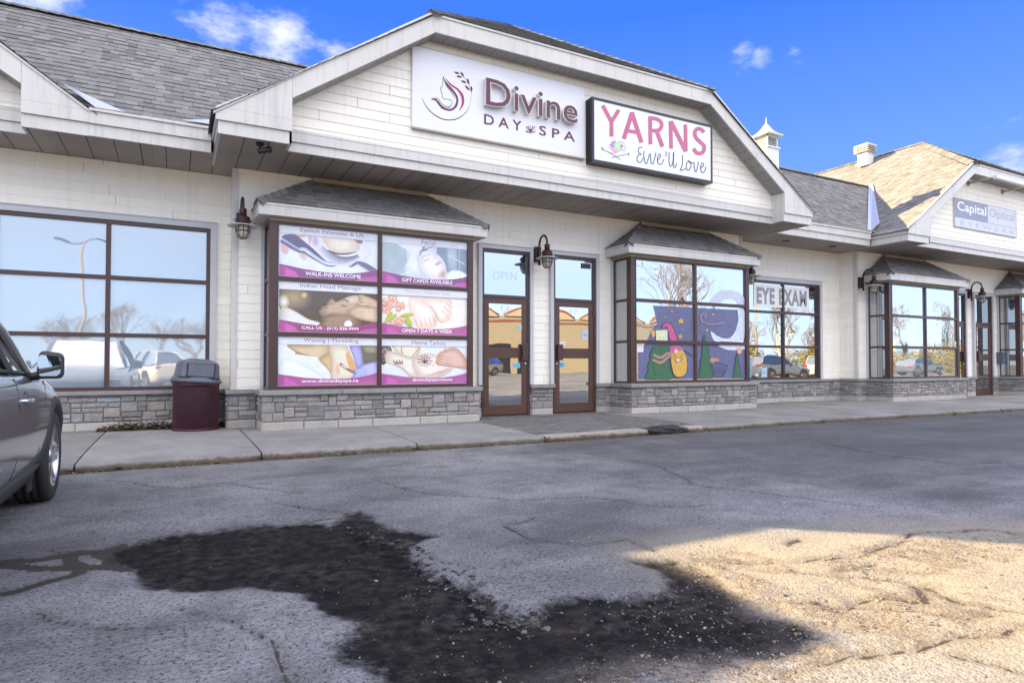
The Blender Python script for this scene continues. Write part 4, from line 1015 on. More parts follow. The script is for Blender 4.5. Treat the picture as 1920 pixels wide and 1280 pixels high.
# ------------------------------------------------------------------ lanterns
m_lens = pmat('ribbed lamp glass', (.50, .47, .36), .12, var=.2, vs=25, coat=.6, obj=True)
def make_lantern():
    """origin on the wall, arm reaching out to -Y"""
    t = empty('wall_lantern')
    b = MB(); b.bbox(-.065, .065, -.10, .0, -.13, .15, .01); b.build('back_box', m_maroonp, t)
    a = MB(); pts = [(.0, -.135, -.20), (0, -.135, -.02), (0, -.135, .16)]+[(0, -.275+.14*math.cos(q), .16+.17*math.sin(q)) for q in [math.pi*k/10 for k in range(1, 10)]]+[(0, -.415, .16), (0, -.415, .12)]
    a.tube(pts, .020, 10); a.lathe([(0, -.21), (.03, -.20), (.03, -.16), (.02, -.155)], 12, mat=Matrix.Translation((0, -.135, 0)))
    a.box(-.02, .02, -.135, -.09, -.05, .12); a.build('gooseneck_arm', m_maroonp, t)
    T = Matrix.Translation((0, -.415, 0))
    c = MB(); c.lathe([(0, .145), (.045, .145), (.05, .13), (.05, .03), (.085, .025), (.095, .0), (.098, -.015), (.088, -.02), (.088, -.045), (.10, -.05), (.10, -.065), (.08, -.07), (.08, -.10)], 24, mat=T); c.build('lamp_cap', m_maroonp, t)
    d = MB(); d.lathe([(.08, -.085), (.12, -.09), (.19, -.105), (.215, -.118), (.21, -.122), (.12, -.10), (.08, -.10)], 32, mat=T); d.build('reflector_dish', m_trim, t)
    g = MB(); g.lathe([(.078, -.10), (.082, -.15), (.078, -.20), (.06, -.25), (.03, -.28), (0, -.285)], 20, mat=T); g.build('globe', m_lens, t)
    w_ = MB()
    for k in range(4):
        q = math.pi*k/4
        w_.tube([T @ Vector((s_*math.cos(q)*r_, s_*math.sin(q)*r_, z)) for s_, r_, z in [(1, .096, -.10), (1, .098, -.17), (1, .092, -.22), (1, .07, -.27), (1, .035, -.298), (-1, .035, -.298), (-1, .07, -.27), (-1, .092, -.22), (-1, .098, -.17), (-1, .096, -.10)]], .005, 6)
    for r_, z in ((.099, -.185),): w_.tube([T @ Vector((r_*math.cos(q), r_*math.sin(q), z)) for q in [2*math.pi*k/24 for k in range(24)]], .006, 6, closed=True)
    w_.build('wire_cage', m_maroonp, t)
    for s_ in (-1, 1):
        k_ = MB(); k_.lathe([(0, 0), (.014, .0), (.014, .02), (0, .02)], 8, mat=T @ Matrix.Translation((s_*.10, 0, -.03)) @ Matrix.Rotation(R(90)*s_, 4, 'Y')); k_.build('thumb_screw', m_maroonp, t)
    return t
lant = make_lantern()
LP = [(.86, 10.345, 3.16, 'maroon gooseneck lantern with caged glass left of the poster bay window'),
      (6.02, 10.345, 3.10, 'maroon gooseneck lantern between doors 11 and 12'),
      (11.33, 10.345, 3.12, 'caged lantern partly hidden beside the eye exam window'),
      (.86+S2, 10.345, 3.16, 'gooseneck lantern on the wall left of the third bay window'),
      (6.05+S2, 10.345, 3.14, 'gooseneck lantern right of the third bay window by the far doors')]
for i, (x, y, z, lb) in enumerate(LP):
    o = lant if i == 0 else copy_tree(lant)
    o.location = (x, y, z); tag(o, lb, 'wall lamp', 'gooseneck lanterns along the shop wall')

# security camera under the soffit
sc_ = empty('security_camera', (.98, 9.02, 4.0)); tag(sc_, 'small black security camera under the soffit above the lantern', 'camera')
c = MB(); c.lathe([(0, 0), (.05, 0), (.05, -.03), (.02, -.04), (.015, -.07)], 16); c.build('mount', m_black, sc_)
c = MB(); c.lathe([(0, -.09), (.035, -.085), (.036, .07), (.045, .075), (.045, .10), (0, .10)], 16, mat=Matrix.Translation((.05, -.03, -.10)) @ Matrix.Rotation(R(62), 4, 'Y') @ Matrix.Rotation(R(-30), 4, 'X')); c.build('camera_body', m_black, sc_)
for x, y in ((12.95, 10.3), (14.6, 10.25)):
    dl = MB(); dl.lathe([(0, 3.992), (.09, 3.992), (.10, 3.999), (.10, 4.0)], 20, mat=Matrix.Translation((x, y, 0))); o = dl.build('soffit_downlight', m_black, B)

# ------------------------------------------------------------------ trash bin
m_lid = pmat('slate grey moulded plastic', (.105, .115, .145), .5, var=.12, vs=9, bump=.15, bs=60, obj=True)
m_mesh = pmat('burgundy expanded metal', (.075, .013, .028), .4, var=.2, vs=10, dirt=((.10, .04, .02), 9, .6, .5))
tb = empty('trash_bin', (.285, 10.32, .10)); tag(tb, 'round burgundy mesh trash bin with slate grey plastic dome lid', 'trash bin')
c = MB(); rad = .30; H = .66
n = 44
for k in range(n):
    for dr in (-1, 1):
        p = []; turns = 6.4/n*2
        for j in range(13):
            q = 2*math.pi*(k/n)+dr*j/12*math.pi*2*.27; p.append((rad*math.cos(q), rad*math.sin(q), .02+H*j/12))
        c.tube(p, .0042, 4, caps=False)
c.build('mesh_basket', m_mesh, tb)
c = MB()
for z in (.012, .66, .685): c.tube([(rad*1.01*math.cos(q), rad*1.01*math.sin(q), z) for q in [2*math.pi*k/40 for k in range(40)]], .013, 8, closed=True)
c.build('rim_hoops', m_mesh, tb)
c = MB(); c.lathe([(.0, .03), (.272, .03), (.278, .60), (.27, .62)], 40); c.build('liner', pmat('dark liner', (.014, .008, .014), .7), tb)
lid = empty('lid_body', (0, 0, .675)); lid.parent = tb; lid.rotation_euler = (R(-1), R(4.5), R(8)); lid.name = 'lid'
c = MB(); Q = lambda r_, z, n_=8: [(r_*math.cos(2*math.pi*k/n_+R(22.5)), r_*math.sin(2*math.pi*k/n_+R(22.5)), z) for k in range(n_)]
c.lathe([(.325, .0), (.335, .004), (.335, .045), (.318, .05), (.312, .075), (.29, .08)], 40)
pr_ = [(.305, .078), (.285, .265), (.262, .30), (.13, .345), (.0, .35)]
def oct_(r_, z):      # rounded square
    o = []
    for k in range(32):
        q = 2*math.pi*k/32; e = 4.2; cc, ss = math.cos(q), math.sin(q); d = (abs(cc)**e+abs(ss)**e)**(-1/e)
        o.append((r_*d*cc*.93, r_*d*ss*.93, z))
    return o
rings = [oct_(*p) for p in pr_]
vs = [p for r_ in rings for p in r_]; fs = [(i*32+k, i*32+(k+1) % 32, (i+1)*32+(k+1) % 32, (i+1)*32+k) for i in range(len(rings)-1) for k in range(32)]
c.raw(vs, fs, 0, None, False)
c.build('dome', m_lid, lid)
c = MB(); c.bbox(-.17, .17, -.302, -.262, .085, .262, .012); o = c.build('flap', m_lid, lid)
c = MB(); c.box(-.185, .185, -.2915, -.27, .078, .272); o = c.build('flap_frame', m_black, lid)

# ------------------------------------------------------------------ far right letter box and small fittings
mb_ = MB(); mb_.bbox(22.62, 22.80, 10.17, 10.33, 1.05, 1.42, .008); o = mb_.build('letter_box', pmat('dark grey letter box', (.09, .10, .13), .4)); tag(o, 'small dark grey metal letter box on the wall by the far right door', 'letter box')

# ------------------------------------------------------------------ flat artwork helpers: everything lies on one real vertical plane
def smooth(pts, closed=True, k=4):
    n = len(pts); o = []
    for i in range(n if closed else n-1):
        p0 = pts[(i-1) % n] if closed or i > 0 else pts[0]; p1 = pts[i]; p2 = pts[(i+1) % n]; p3 = pts[(i+2) % n] if closed or i+2 < n else pts[-1]
        for j in range(k):
            t = j/k
            o.append(tuple(.5*((2*p1[c])+(-p0[c]+p2[c])*t+(2*p0[c]-5*p1[c]+4*p2[c]-p3[c])*t*t+(-p0[c]+3*p1[c]-3*p2[c]+p3[c])*t**3) for c in (0, 1)))
    if not closed: o.append(pts[-1])
    return o
class Art:
    """vector picture; crop = (x0, y0, scale) turns sketch units into photo pixels, which are measured onto the plane Y"""
    def __init__(s, Y, x0, y0, sc, clip=None): s.Y = Y; s.c = (x0, y0, sc); s.mb = MB(); s.k = 0; s.clip = clip; s.step = .00011
    def P(s, p): x, z = atY(s.c[0]+p[0]/s.c[2], s.c[1]+p[1]/s.c[2], s.Y); return x, z
    def y(s): s.k += 1; return s.Y-s.k*s.step
    def emit(s, q, col, y=None):
        y = y if y is not None else s.y()
        if s.clip:
            x0, x1, z0, z1 = s.clip
            for a, b, c in ((1, 0, x0), (-1, 0, -x1), (0, 1, z0), (0, -1, -z1)): q = clip_poly(q, a, b, c) if len(q) > 2 else q
        if len(q) > 2: s.mb.poly([(x, y, z) for x, z in q], 0, col)
    def poly(s, pts, col, sm=True):
        s.emit([s.P(p) for p in (smooth(pts) if sm else pts)], col)
    def blob(s, c, rx, ry, c0, c1, n=5, rot=0):
        for i in range(n):
            f = 1-i/n; col = tuple(a+(b-a)*i/max(1, n-1) for a, b in zip(c0, c1)); cr_, sr = math.cos(rot), math.sin(rot)
            s.emit([s.P((c[0]+(rx*f*math.cos(q)*cr_-ry*f*math.sin(q)*sr), c[1]+(rx*f*math.cos(q)*sr+ry*f*math.sin(q)*cr_))) for q in [2*math.pi*k/20 for k in range(20)]], col)
    def soft(s, pts, c0, c1, n=4, shrink=.7):
        """nested outlines that blend from rim colour to core colour"""
        pts = smooth(pts); cx = sum(p[0] for p in pts)/len(pts); cy = sum(p[1] for p in pts)/len(pts)
        for i in range(n):
            f = 1-(1-shrink)*i/(n-1); col = tuple(a+(b-a)*i/(n-1) for a, b in zip(c0, c1))
            s.emit([s.P((cx+(p[0]-cx)*f, cy+(p[1]-cy)*f)) for p in pts], col)
    def line(s, pts, w, col, sm=True, k=5):
        if sm: pts = smooth(pts, False, k)
        n = len(pts); y = s.y()
        ws = w if callable(w) else (lambda t: w)
        L, Rr = [], []
        for i, p in enumerate(pts):
            a = pts[max(0, i-1)]; b = pts[min(n-1, i+1)]; dx, dy = b[0]-a[0], b[1]-a[1]; l = math.hypot(dx, dy) or 1; h = ws(i/(n-1))/2
            L.append((p[0]-dy/l*h, p[1]+dx/l*h)); Rr.append((p[0]+dy/l*h, p[1]-dx/l*h))
        for i in range(n-1):
            s.emit([s.P(q) for q in (L[i], L[i+1], Rr[i+1], Rr[i])], col, y)
    def text(s, body, x0, x1, z0, z1, col, **kw): text2d(s.mb, body, x0, x1, z0, z1, s.y(), col, **kw)
    def build(s, name, mat=None, parent=None): return s.mb.build(name, mat or m_print, parent)

# ------------------------------------------------------------------ Divine day spa sign
MAR = (.105, .013, .046); MAG = (.34, .02, .15); DRK = (.045, .02, .04)
sg = empty('spa_sign', (4.70, 9.12, 4.62)); tag(sg, 'wide white spa sign with maroon raised letters and woman profile emblem', 'sign')
def under(root, o):
    o.parent = root; o.matrix_parent_inverse = Matrix.Translation(root.location).inverted(); return o
c = MB(); c.bbox(3.125, 6.27, 9.07, 9.128, 4.625, 5.86, .006); under(sg, c.build('panel', pmat('white sign panel', (.72, .71, .76), .35, var=.02)))
c = MB(); c.box(3.13, 6.265, 9.06, 9.128, 4.60, 4.624); under(sg, c.build('bottom_rail', pmat('weathered sign rail', (.35, .33, .28), .5)))
lm = MB(); text2d(lm, 'Divine', 4.315, 6.055, 5.150, 5.585, 8.975, MAR, bold=.004, extr=.095, side=(.62, .62, .58)); under(sg, lm.build('raised_letters', m_paint))
lm = MB(); text2d(lm, 'Divine', 4.308, 6.062, 5.143, 5.592, 8.9765, (.62, .60, .56), bold=.02); under(sg, lm.build('letter_edge', m_paint))
lm = MB(); text2d(lm, 'D A Y', 4.325, 5.01, 4.875, 5.04, 9.066, MAR, bold=.012); text2d(lm, 'S P A', 5.345, 6.06, 4.872, 5.035, 9.066, MAR, bold=.012); under(sg, lm.build('small_letters', m_paint))
A = Art(9.068, 770, 110, 5.818)
A.line([(122, 425), (150, 490), (200, 560), (270, 620), (350, 660), (430, 670), (510, 655), (580, 610), (630, 545), (655, 460), (662, 360)], lambda t: 2+9*math.sin(min(1, t*1.2)*3.14)**.7, MAR)
A.line([(662, 370), (640, 300), (600, 230), (570, 195), (550, 165)], 3, MAR)
for a, b in (((475, 147), (535, 168)), ((498, 192), (560, 205)), ((550, 240), (608, 268)), ((592, 292), (645, 350)), ((545, 145), (580, 200)), ((615, 215), (638, 285)), ((660, 300), (664, 365))):
    mx_, my_ = (a[0]+b[0])/2, (a[1]+b[1])/2; dx, dy = b[0]-a[0], b[1]-a[1]; l = math.hypot(dx, dy)
    A.poly([a, (mx_-dy/l*12, my_+dx/l*12), b, (mx_+dy/l*12, my_-dx/l*12)], MAR)
A.line([(357, 195), (352, 250), (345, 300), (325, 322), (333, 335), (328, 350), (338, 365), (335, 378), (346, 395), (348, 425), (360, 440), (400, 442), (440, 455), (452, 480), (440, 510), (410, 526), (370, 515), (330, 480), (300, 440), (270, 425)], 5, DRK)
A.poly([(357, 192), (375, 235), (420, 290), (480, 360), (515, 420), (518, 480), (500, 530), (450, 568), (400, 568), (340, 545), (300, 500), (270, 460), (222, 445), (260, 432), (300, 460), (340, 510), (400, 545), (450, 545), (485, 505), (498, 450), (480, 400), (430, 340), (375, 270)], MAR)
A.line([(380, 285), (420, 340), (465, 400), (478, 440)], 4, DRK); A.line([(360, 510), (410, 535), (455, 530)], 4, DRK)
A.poly([(378, 212), (440, 275), (520, 330), (570, 390), (584, 450), (575, 510), (525, 575), (552, 510), (556, 450), (540, 395), (500, 340), (430, 290)], MAG)
for dx, s_ in ((-42, .75), (-24, .95), (0, 1.1), (24, .95), (42, .75)):
    A.line([(1308, 800), (1308+dx*.9, 770), (1308+dx*1.1, 765-32*s_), (1308+dx*.35, 772), (1308, 798)], 4, MAR)
A.poly([(1250, 785), (1290, 800), (1308, 800), (1330, 800), (1365, 788), (1340, 808), (1275, 808)], MAR)
under(sg, A.build('emblem', m_paint))

# ------------------------------------------------------------------ Yarns light box
ys_ = empty('yarn_shop_sign', (7.73, 9.12, 4.53)); tag(ys_, 'black framed light box sign reading YARNS in pink with grey script', 'sign')
c = MB(); x0, x1, z0, z1, yf, yb_ = 6.325, 9.15, 4.535, 5.665, 8.925, 9.125
c.box(x0, x1, yf, yb_, z1-.045, z1); c.box(x0, x1, yf, yb_, z0, z0+.045); c.box(x0, x0+.04, yf, yb_, z0+.045, z1-.045); c.box(x1-.04, x1, yf, yb_, z0+.045, z1-.045)
under(ys_, c.build('frame', pmat('black sign frame', (.016, .014, .018), .35, var=.1)))
c = MB(); c.box(x0+.035, x1-.035, yf+.008, yf+.03, z0+.04, z1-.04); under(ys_, c.build('face', pmat('white sign acrylic', (.73, .74, .80), .3, var=.02)))
PK = (.50, .115, .22); A = Art(yf+.006, 1090, 175, 7.529)
A.line([(300, 172), (425, 405), (425, 612)], 58, PK, False); A.line([(530, 235), (425, 405), (425, 500)], 56, PK, False); A.line([(425, 380), (423, 612)], 55, PK, False)
A.line([(718, 270), (598, 645)], 62, PK, False); A.line([(712, 270), (850, 698)], 62, PK, False); A.line([(655, 530), (800, 555)], 52, PK, False)
A.line([(970, 325), (975, 722)], 56, PK, False); A.line([(970, 352), (1060, 365), (1125, 410), (1130, 470), (1085, 525), (975, 525)], 54, PK); A.line([(1060, 525), (1145, 755)], 58, PK, False)
A.line([(1258, 393), (1268, 782)], 54, PK, False); A.line([(1262, 395), (1475, 822)], 60, PK, False); A.line([(1468, 442), (1475, 822)], 52, PK, False)
A.line([(1732, 555), (1690, 510), (1630, 508), (1600, 560), (1620, 630), (1680, 690), (1730, 745), (1725, 815), (1680, 850), (1620, 835), (1585, 780)], 54, PK)
GR = (.13, .13, .19); W_ = 13
for L_ in ([(858, 775), (835, 758), (805, 790), (810, 840), (845, 858), (800, 880), (785, 930), (805, 975), (845, 965), (880, 905)], [(888, 812), (880, 880), (900, 975), (925, 985), (960, 870), (975, 870), (985, 975), (1010, 992), (1040, 900), (1050, 840)],
           [(1075, 945), (1120, 890), (1105, 860), (1080, 890), (1078, 970), (1105, 1005), (1140, 985), (1165, 930)], [(1190, 820), (1200, 850), (1188, 895)], [(1240, 830), (1238, 960), (1255, 1028), (1280, 1010), (1300, 920), (1303, 832), (1300, 960), (1305, 1040), (1330, 1040), (1348, 985)],
           [(1425, 870), (1428, 980), (1405, 1070), (1395, 1082), (1430, 1085), (1475, 1060)], [(1520, 960), (1490, 980), (1482, 1050), (1510, 1088), (1545, 1040), (1540, 975), (1505, 955), (1560, 985), (1590, 975)], [(1590, 975), (1600, 1080), (1620, 1105), (1645, 1020), (1650, 965)],
           [(1680, 1060), (1725, 1020), (1715, 985), (1690, 1000), (1685, 1080), (1710, 1120), (1740, 1100), (1758, 1040)]):
    A.line(L_, W_, GR)
A.line([(295, 785), (420, 850), (550, 935)], 7, DRK, False); A.line([(425, 910), (550, 880), (670, 855)], 7, DRK, False); A.line([(290, 765), (300, 800)], 14, DRK, False); A.line([(665, 840), (675, 880)], 9, DRK, False)
A.blob((500, 755), 88, 75, (.75, .45, .55), (.80, .66, .74), 3); A.poly([(415, 700), (455, 675), (490, 672), (470, 720), (460, 770), (410, 745)], (.42, .22, .62)); A.blob((510, 740), 50, 52, (.35, .75, .35), (.60, .88, .52), 3)
for q in range(3): A.line([(430+q*28, 780), (450+q*28, 800), (440+q*28, 840), (415+q*22, 838)], 4, (.75, .25, .35))
A.line([(525, 690), (550, 680), (585, 690), (605, 725), (600, 750), (625, 770), (620, 805), (585, 805), (572, 780)], 4, GR); A.blob((566, 745), 12, 18, GR, GR, 1); A.line([(440, 700), (390, 730), (385, 760), (420, 775)], 4, (.6, .4, .7))
under(ys_, A.build('print', m_paint))

# ------------------------------------------------------------------ optical shop sign and the lamp over it
os_ = empty('optical_sign', (19.5, 9.12, 4.62)); tag(os_, 'pale grey and white optical shop sign on the far right gable', 'sign')
c = MB(); c.box(17.92, 21.09, 9.09, 9.125, 4.635, 5.40); under(os_, c.build('panel', pmat('pale sign panel', (.60, .60, .66), .4, var=.03)))
c = MB(); y = 9.089
c.poly([(17.95, y, 4.90), (19.56, y, 4.90), (19.56, y, 5.38), (17.95, y, 5.38)], 0, (.25, .26, .36))
for a, b, e, f_ in ((17.92, 21.09, 5.385, 5.40), (17.92, 21.09, 4.635, 4.65), (17.92, 21.09, 4.885, 4.90), (17.92, 17.94, 4.635, 5.4), (21.07, 21.09, 4.635, 5.4)): c.poly([(a, y-.001, e), (b, y-.001, e), (b, y-.001, f_), (a, y-.001, f_)], 0, (.28, .29, .38))
text2d(c, 'Capital', 18.05, 19.48, 5.0, 5.32, y-.002, (.78, .78, .80), bold=.02); text2d(c, 'Optical', 19.65, 20.98, 5.0, 5.31, y-.002, (.36, .37, .45), bold=-.004)
text2d(c, 'E Y E W E A R', 18.2, 20.95, 4.71, 4.82, y-.002, (.42, .43, .50), bold=.0)
under(os_, c.build('print', m_paint))
lp = empty('sign_lamp', (19.9, 9.1, 5.9)); tag(lp, 'white strip lamp on two arms above the optical shop sign', 'sign lamp')
c = MB(); c.bbox(18.55, 21.7, 8.40, 8.50, 5.80, 5.90, .02); under(lp, c.build('lamp_tube', m_white))
for x in (18.64, 20.4):
    c = MB(); c.tube([(x, 9.12, 5.86), (x, 8.46, 5.86)], .022, 8); c.box(x-.05, x+.05, 9.10, 9.125, 5.80, 5.93); under(lp, c.build('arm', m_wood))

# ------------------------------------------------------------------ the six poster films on the first bay window
PA = {'tl': 'posters on the first bay window'}
PAL = (.74, .77, .85)
def poster(crop, box, title, foot, draw, label, tcol=(.20, .12, .20), bg=PAL, tx=(.2, .85), fx_=(.25, .82), rib=(.26, .07, .22)):
    x0, x1, z0, z1 = box; W, H = x1-x0, z1-z0
    A = Art(9.790, *crop, clip=box); A.emit([(x0, z0), (x1, z0), (x1, z1), (x0, z1)], bg)
    draw(A)
    u = lambda a, b: (x0+a*W, z0+b*H)
    A.emit([u(0, .845), u(1, .845), u(1, 1), u(0, 1)], (.70, .70, .76)); A.emit([u(0, .84), u(1, .84), u(1, .85), u(0, .85)], (.62, .62, .68))
    cv = [(0, .24), (.12, .205), (.25, .165), (.4, .14), (.55, .13), (.7, .14), (.82, .17), (.92, .21), (1, .26)]
    A.emit([u(0, 0)]+[u(1, 0)]+[u(*p) for p in cv[::-1]], tuple(min(1, c*1.0) for c in rib))
    A.emit([u(0, 0), u(0, .22), u(.06, .19), u(.16, .10), u(.19, 0)], (.42, .07, .30)); A.emit([u(.05, .0), u(.06, .17), u(.15, .10), u(.19, 0)], (.55, .12, .42)); A.emit([u(1, 0), u(1, .12), u(.85, .08), u(.76, 0)], (.44, .12, .34))
    A.text(title, x0+tx[0]*W, x0+tx[1]*W, z0+.875*H, z0+.975*H, tcol, bold=.0)
    A.text(foot, x0+fx_[0]*W, x0+fx_[1]*W, z0+.045*H, z0+.125*H, (.85, .83, .86), bold=.015)
    A.emit([u(0, 0), u(1, 0), u(1, .008), u(0, .008)], (.5, .4, .45))
    o = A.build('window_poster'); tag(o, label, 'poster', PA['tl'])
    return o
def d_lash(A):
    A.soft([(820, 300), (1250, 310), (1500, 400), (1700, 600), (1600, 760), (1300, 850), (1000, 800), (760, 620), (700, 420)], (.72, .70, .80), (.76, .76, .86), 4, .5)
    A.soft([(640, 260), (720, 300), (760, 420), (740, 520), (660, 520), (600, 400)], (.70, .66, .76), (.48, .42, .58), 4, .4)
    A.soft([(560, 260), (640, 270), (640, 380), (590, 480), (550, 420), (540, 320)], (.74, .62, .62), (.60, .42, .42), 3, .5)
    A.soft([(830, 310), (1100, 290), (1350, 350), (1480, 470), (1450, 590), (1300, 620), (1100, 625), (950, 560), (860, 450)], (.70, .55, .46), (.84, .78, .66), 7, .35)
    A.poly([(900, 560), (1000, 630), (1130, 650), (1300, 640), (1440, 590), (1300, 615), (1100, 620), (970, 580)], (.14, .10, .14))
    r = random.Random(2)
    for i in range(34):
        t = i/33; x = 830+t*600; y = 500+150*math.sin(t*2.6)**.8+t*60; L_ = 150-60*abs(t-.45)*2; a = 2.35-1.6*t
        A.line([(x, y), (x+math.cos(a)*L_*.5, y+math.sin(a)*L_*.55), (x+math.cos(a)*L_*.8-30*(1-t), y+math.sin(a)*L_)], lambda q: 15*(1-q*.85), (.13, .13, .20), True, 3)
    A.poly([(1280, 330), (1400, 335), (1490, 360), (1535, 430), (1470, 440), (1380, 380)], (.30, .16, .17))
    A.soft([(270, 235), (420, 225), (570, 240), (510, 310), (380, 325), (310, 280)], (.62, .36, .28), (.72, .46, .36), 3, .6)
    A.soft([(85, 440), (170, 480), (200, 560), (180, 625), (130, 615), (85, 560)], (.76, .50, .52), (.80, .38, .42), 4, .5); A.soft([(395, 640), (450, 605), (530, 620), (525, 690), (480, 740), (430, 700)], (.80, .58, .60), (.78, .42, .46), 4, .5)
    A.poly([(90, 330), (130, 290), (300, 285), (420, 360), (640, 540), (850, 735), (930, 772), (1085, 795), (900, 782), (820, 760), (600, 590), (500, 525), (400, 520), (370, 545), (90, 350)], (.13, .11, .20))
    A.line([(90, 360), (380, 535), (440, 525), (520, 545), (700, 680), (860, 770), (1085, 800)], 14, (.62, .64, .78))
    A.poly([(90, 385), (380, 565), (480, 580), (560, 640), (860, 820), (1070, 842), (880, 845), (500, 640), (380, 605), (90, 450)], (.16, .15, .25))
    A.poly([(1262, 790), (1310, 868), (1400, 840), (1450, 812), (1600, 920), (1725, 985), (1860, 985), (1640, 820), (1440, 765), (1310, 850)], (.20, .15, .24)); A.line([(1440, 815), (1720, 985)], 9, (.66, .62, .72))
def d_facial(A):
    A.poly([(640, 200), (980, 200), (980, 620), (760, 560), (700, 400), (630, 330)], (.24, .29, .38), False); A.soft([(740, 210), (850, 210), (850, 520), (760, 500)], (.28, .33, .42), (.42, .48, .56), 4, .6)
    A.line([(760, 340), (940, 440)], 14, (.52, .58, .68)); A.poly([(30, 180), (160, 180), (300, 280), (330, 560), (40, 570)], (.40, .48, .52), False)
    A.soft([(150, 110), (440, 120), (640, 200), (600, 300), (440, 330), (445, 520), (470, 600), (330, 600), (280, 480), (340, 340), (250, 240), (155, 190)], (.58, .62, .74), (.74, .77, .87), 5, .6)
    A.soft([(440, 320), (480, 275), (560, 270), (640, 330), (700, 390), (735, 480), (720, 590), (620, 610), (500, 575), (440, 480)], (.68, .62, .72), (.86, .83, .90), 6, .5)
    A.soft([(640, 560), (700, 500), (738, 500), (735, 570), (700, 610)], (.70, .60, .62), (.62, .42, .30), 3, .5); A.soft([(735, 560), (800, 505), (880, 510), (970, 560), (970, 640), (750, 640)], (.68, .73, .82), (.80, .84, .92), 4, .7)
    for a in ([(440, 310), (470, 285), (520, 270)], [(450, 340), (470, 300), (530, 280)], [(470, 265), (520, 240), (600, 235)], [(500, 280), (560, 255), (620, 250)], [(480, 300), (500, 250), (560, 225)]): A.line(a, 9, (.20, .17, .22))
    A.line([(470, 370), (510, 345), (560, 340)], 6, (.42, .34, .40)); A.line([(490, 402), (520, 398), (545, 375)], 7, (.30, .24, .32)); A.line([(590, 395), (610, 370), (640, 375)], 5, (.55, .42, .48)); A.soft([(610, 445), (650, 405), (690, 415), (665, 440), (640, 455)], (.62, .45, .54), (.66, .42, .50), 2, .5)
    A.line([(180, 580), (360, 512)], 8, (.85, .9, .95)); A.line([(880, 200), (880, 700)], 6, (.62, .66, .74), False)
def d_mass(A):
    A.poly([(190, 700), (990, 700), (990, 1050), (190, 1050)], (.10, .075, .055), False)
    A.blob((300, 760), 150, 110, (.13, .10, .07), (.42, .30, .16), 7); A.blob((225, 790), 45, 55, (.45, .34, .2), (.82, .80, .74), 5); A.blob((385, 740), 26, 26, (.4, .3, .16), (.62, .50, .28), 3)
    A.soft([(195, 850), (240, 835), (320, 870), (420, 930), (520, 960), (600, 1020), (480, 1040), (195, 1000)], (.55, .48, .40), (.74, .74, .72), 5, .6)
    A.soft([(520, 950), (540, 900), (700, 880), (820, 900), (830, 1000), (700, 1040), (500, 1010)], (.18, .11, .07), (.36, .24, .17), 4, .6)
    A.soft([(500, 870), (520, 850), (520, 835), (560, 820), (570, 800), (595, 770), (615, 768), (635, 790), (700, 765), (790, 745), (870, 770), (890, 850), (820, 900), (700, 910), (600, 900), (530, 910)], (.26, .17, .12), (.52, .38, .28), 6, .55)
    A.soft([(700, 770), (790, 740), (860, 760), (830, 800), (740, 810)], (.52, .40, .31), (.66, .55, .44), 3, .5)
    A.line([(700, 775), (720, 780), (740, 798)], 7, (.10, .06, .04)); A.line([(680, 815), (705, 828), (725, 822)], 6, (.08, .05, .04)); A.line([(540, 825), (560, 840), (580, 838)], 6, (.35, .14, .12)); A.line([(600, 800), (612, 812), (630, 806)], 4, (.2, .1, .08))
    A.soft([(820, 740), (880, 745), (990, 800), (990, 860), (900, 830), (830, 800)], (.42, .28, .18), (.62, .46, .33), 4, .6)
    A.soft([(725, 870), (750, 850), (820, 825), (900, 830), (990, 850), (990, 950), (900, 950), (800, 925), (760, 905)], (.40, .27, .17), (.70, .54, .40), 5, .6)
    for k in range(4): A.line([(735+k*12, 872+k*14), (800+k*10, 868+k*16), (870, 872+k*18)], 3, (.32, .20, .12))
    A.line([(820, 800), (850, 815), (900, 812)], 12, (.66, .50, .38)); A.blob((737, 975), 33, 36, (.80, .74, .78), (.92, .90, .92), 2)
def d_feet(A):
    A.emit([(2.8, 1.5), (4.6, 1.5), (4.6, 2.3), (2.8, 2.3)], (.84, .80, .74))
    A.soft([(330, 800), (420, 800), (560, 880), (640, 960), (640, 1040), (610, 1120), (560, 1135), (420, 1120), (370, 1060), (330, 930)], (.82, .62, .50), (.90, .80, .72), 6, .5)
    A.soft([(470, 810), (640, 820), (780, 830), (800, 930), (770, 1040), (700, 1075), (650, 1040), (590, 930)], (.82, .62, .50), (.90, .81, .73), 6, .5)
    for k in range(5): A.line([(400+k*48, 1040-k*8), (412+k*49, 1075-k*6), (420+k*50, 1125-k*4)], 6, (.62, .36, .24))
    for k in range(4): A.line([(690+k*26, 940-k*42), (715+k*24, 980-k*46), (750+k*16, 1010-k*50)], 6, (.66, .40, .28))
    A.line([(560, 890), (620, 980), (650, 1050), (700, 1075)], 6, (.62, .38, .26))
    r = random.Random(8)
    for cx, cy, rr in ((150, 830, 60), (90, 930, 60), (230, 900, 55), (180, 1060, 60), (250, 1050, 50), (130, 880, 40), (60, 850, 40)):
        for k in range(6):
            q = k*1.05+r.random(); A.blob((cx+math.cos(q)*rr*.5, cy+math.sin(q)*rr*.5), rr*.55, rr*.38, (.72, .34, .24), (.90, .66, .58), 3, q)
    for a, b in (((60, 1090), (150, 950)), ((90, 1060), (200, 980)), ((230, 1000), (380, 980)), ((310, 1000), (360, 1130)), ((290, 1020), (340, 1120))):
        mx_, my_ = (a[0]+b[0])/2, (a[1]+b[1])/2; dx, dy = b[0]-a[0], b[1]-a[1]; l = math.hypot(dx, dy)
        A.poly([a, (mx_-dy/l*20, my_+dx/l*20), b, (mx_+dy/l*20, my_-dx/l*20)], (.45, .52, .08))
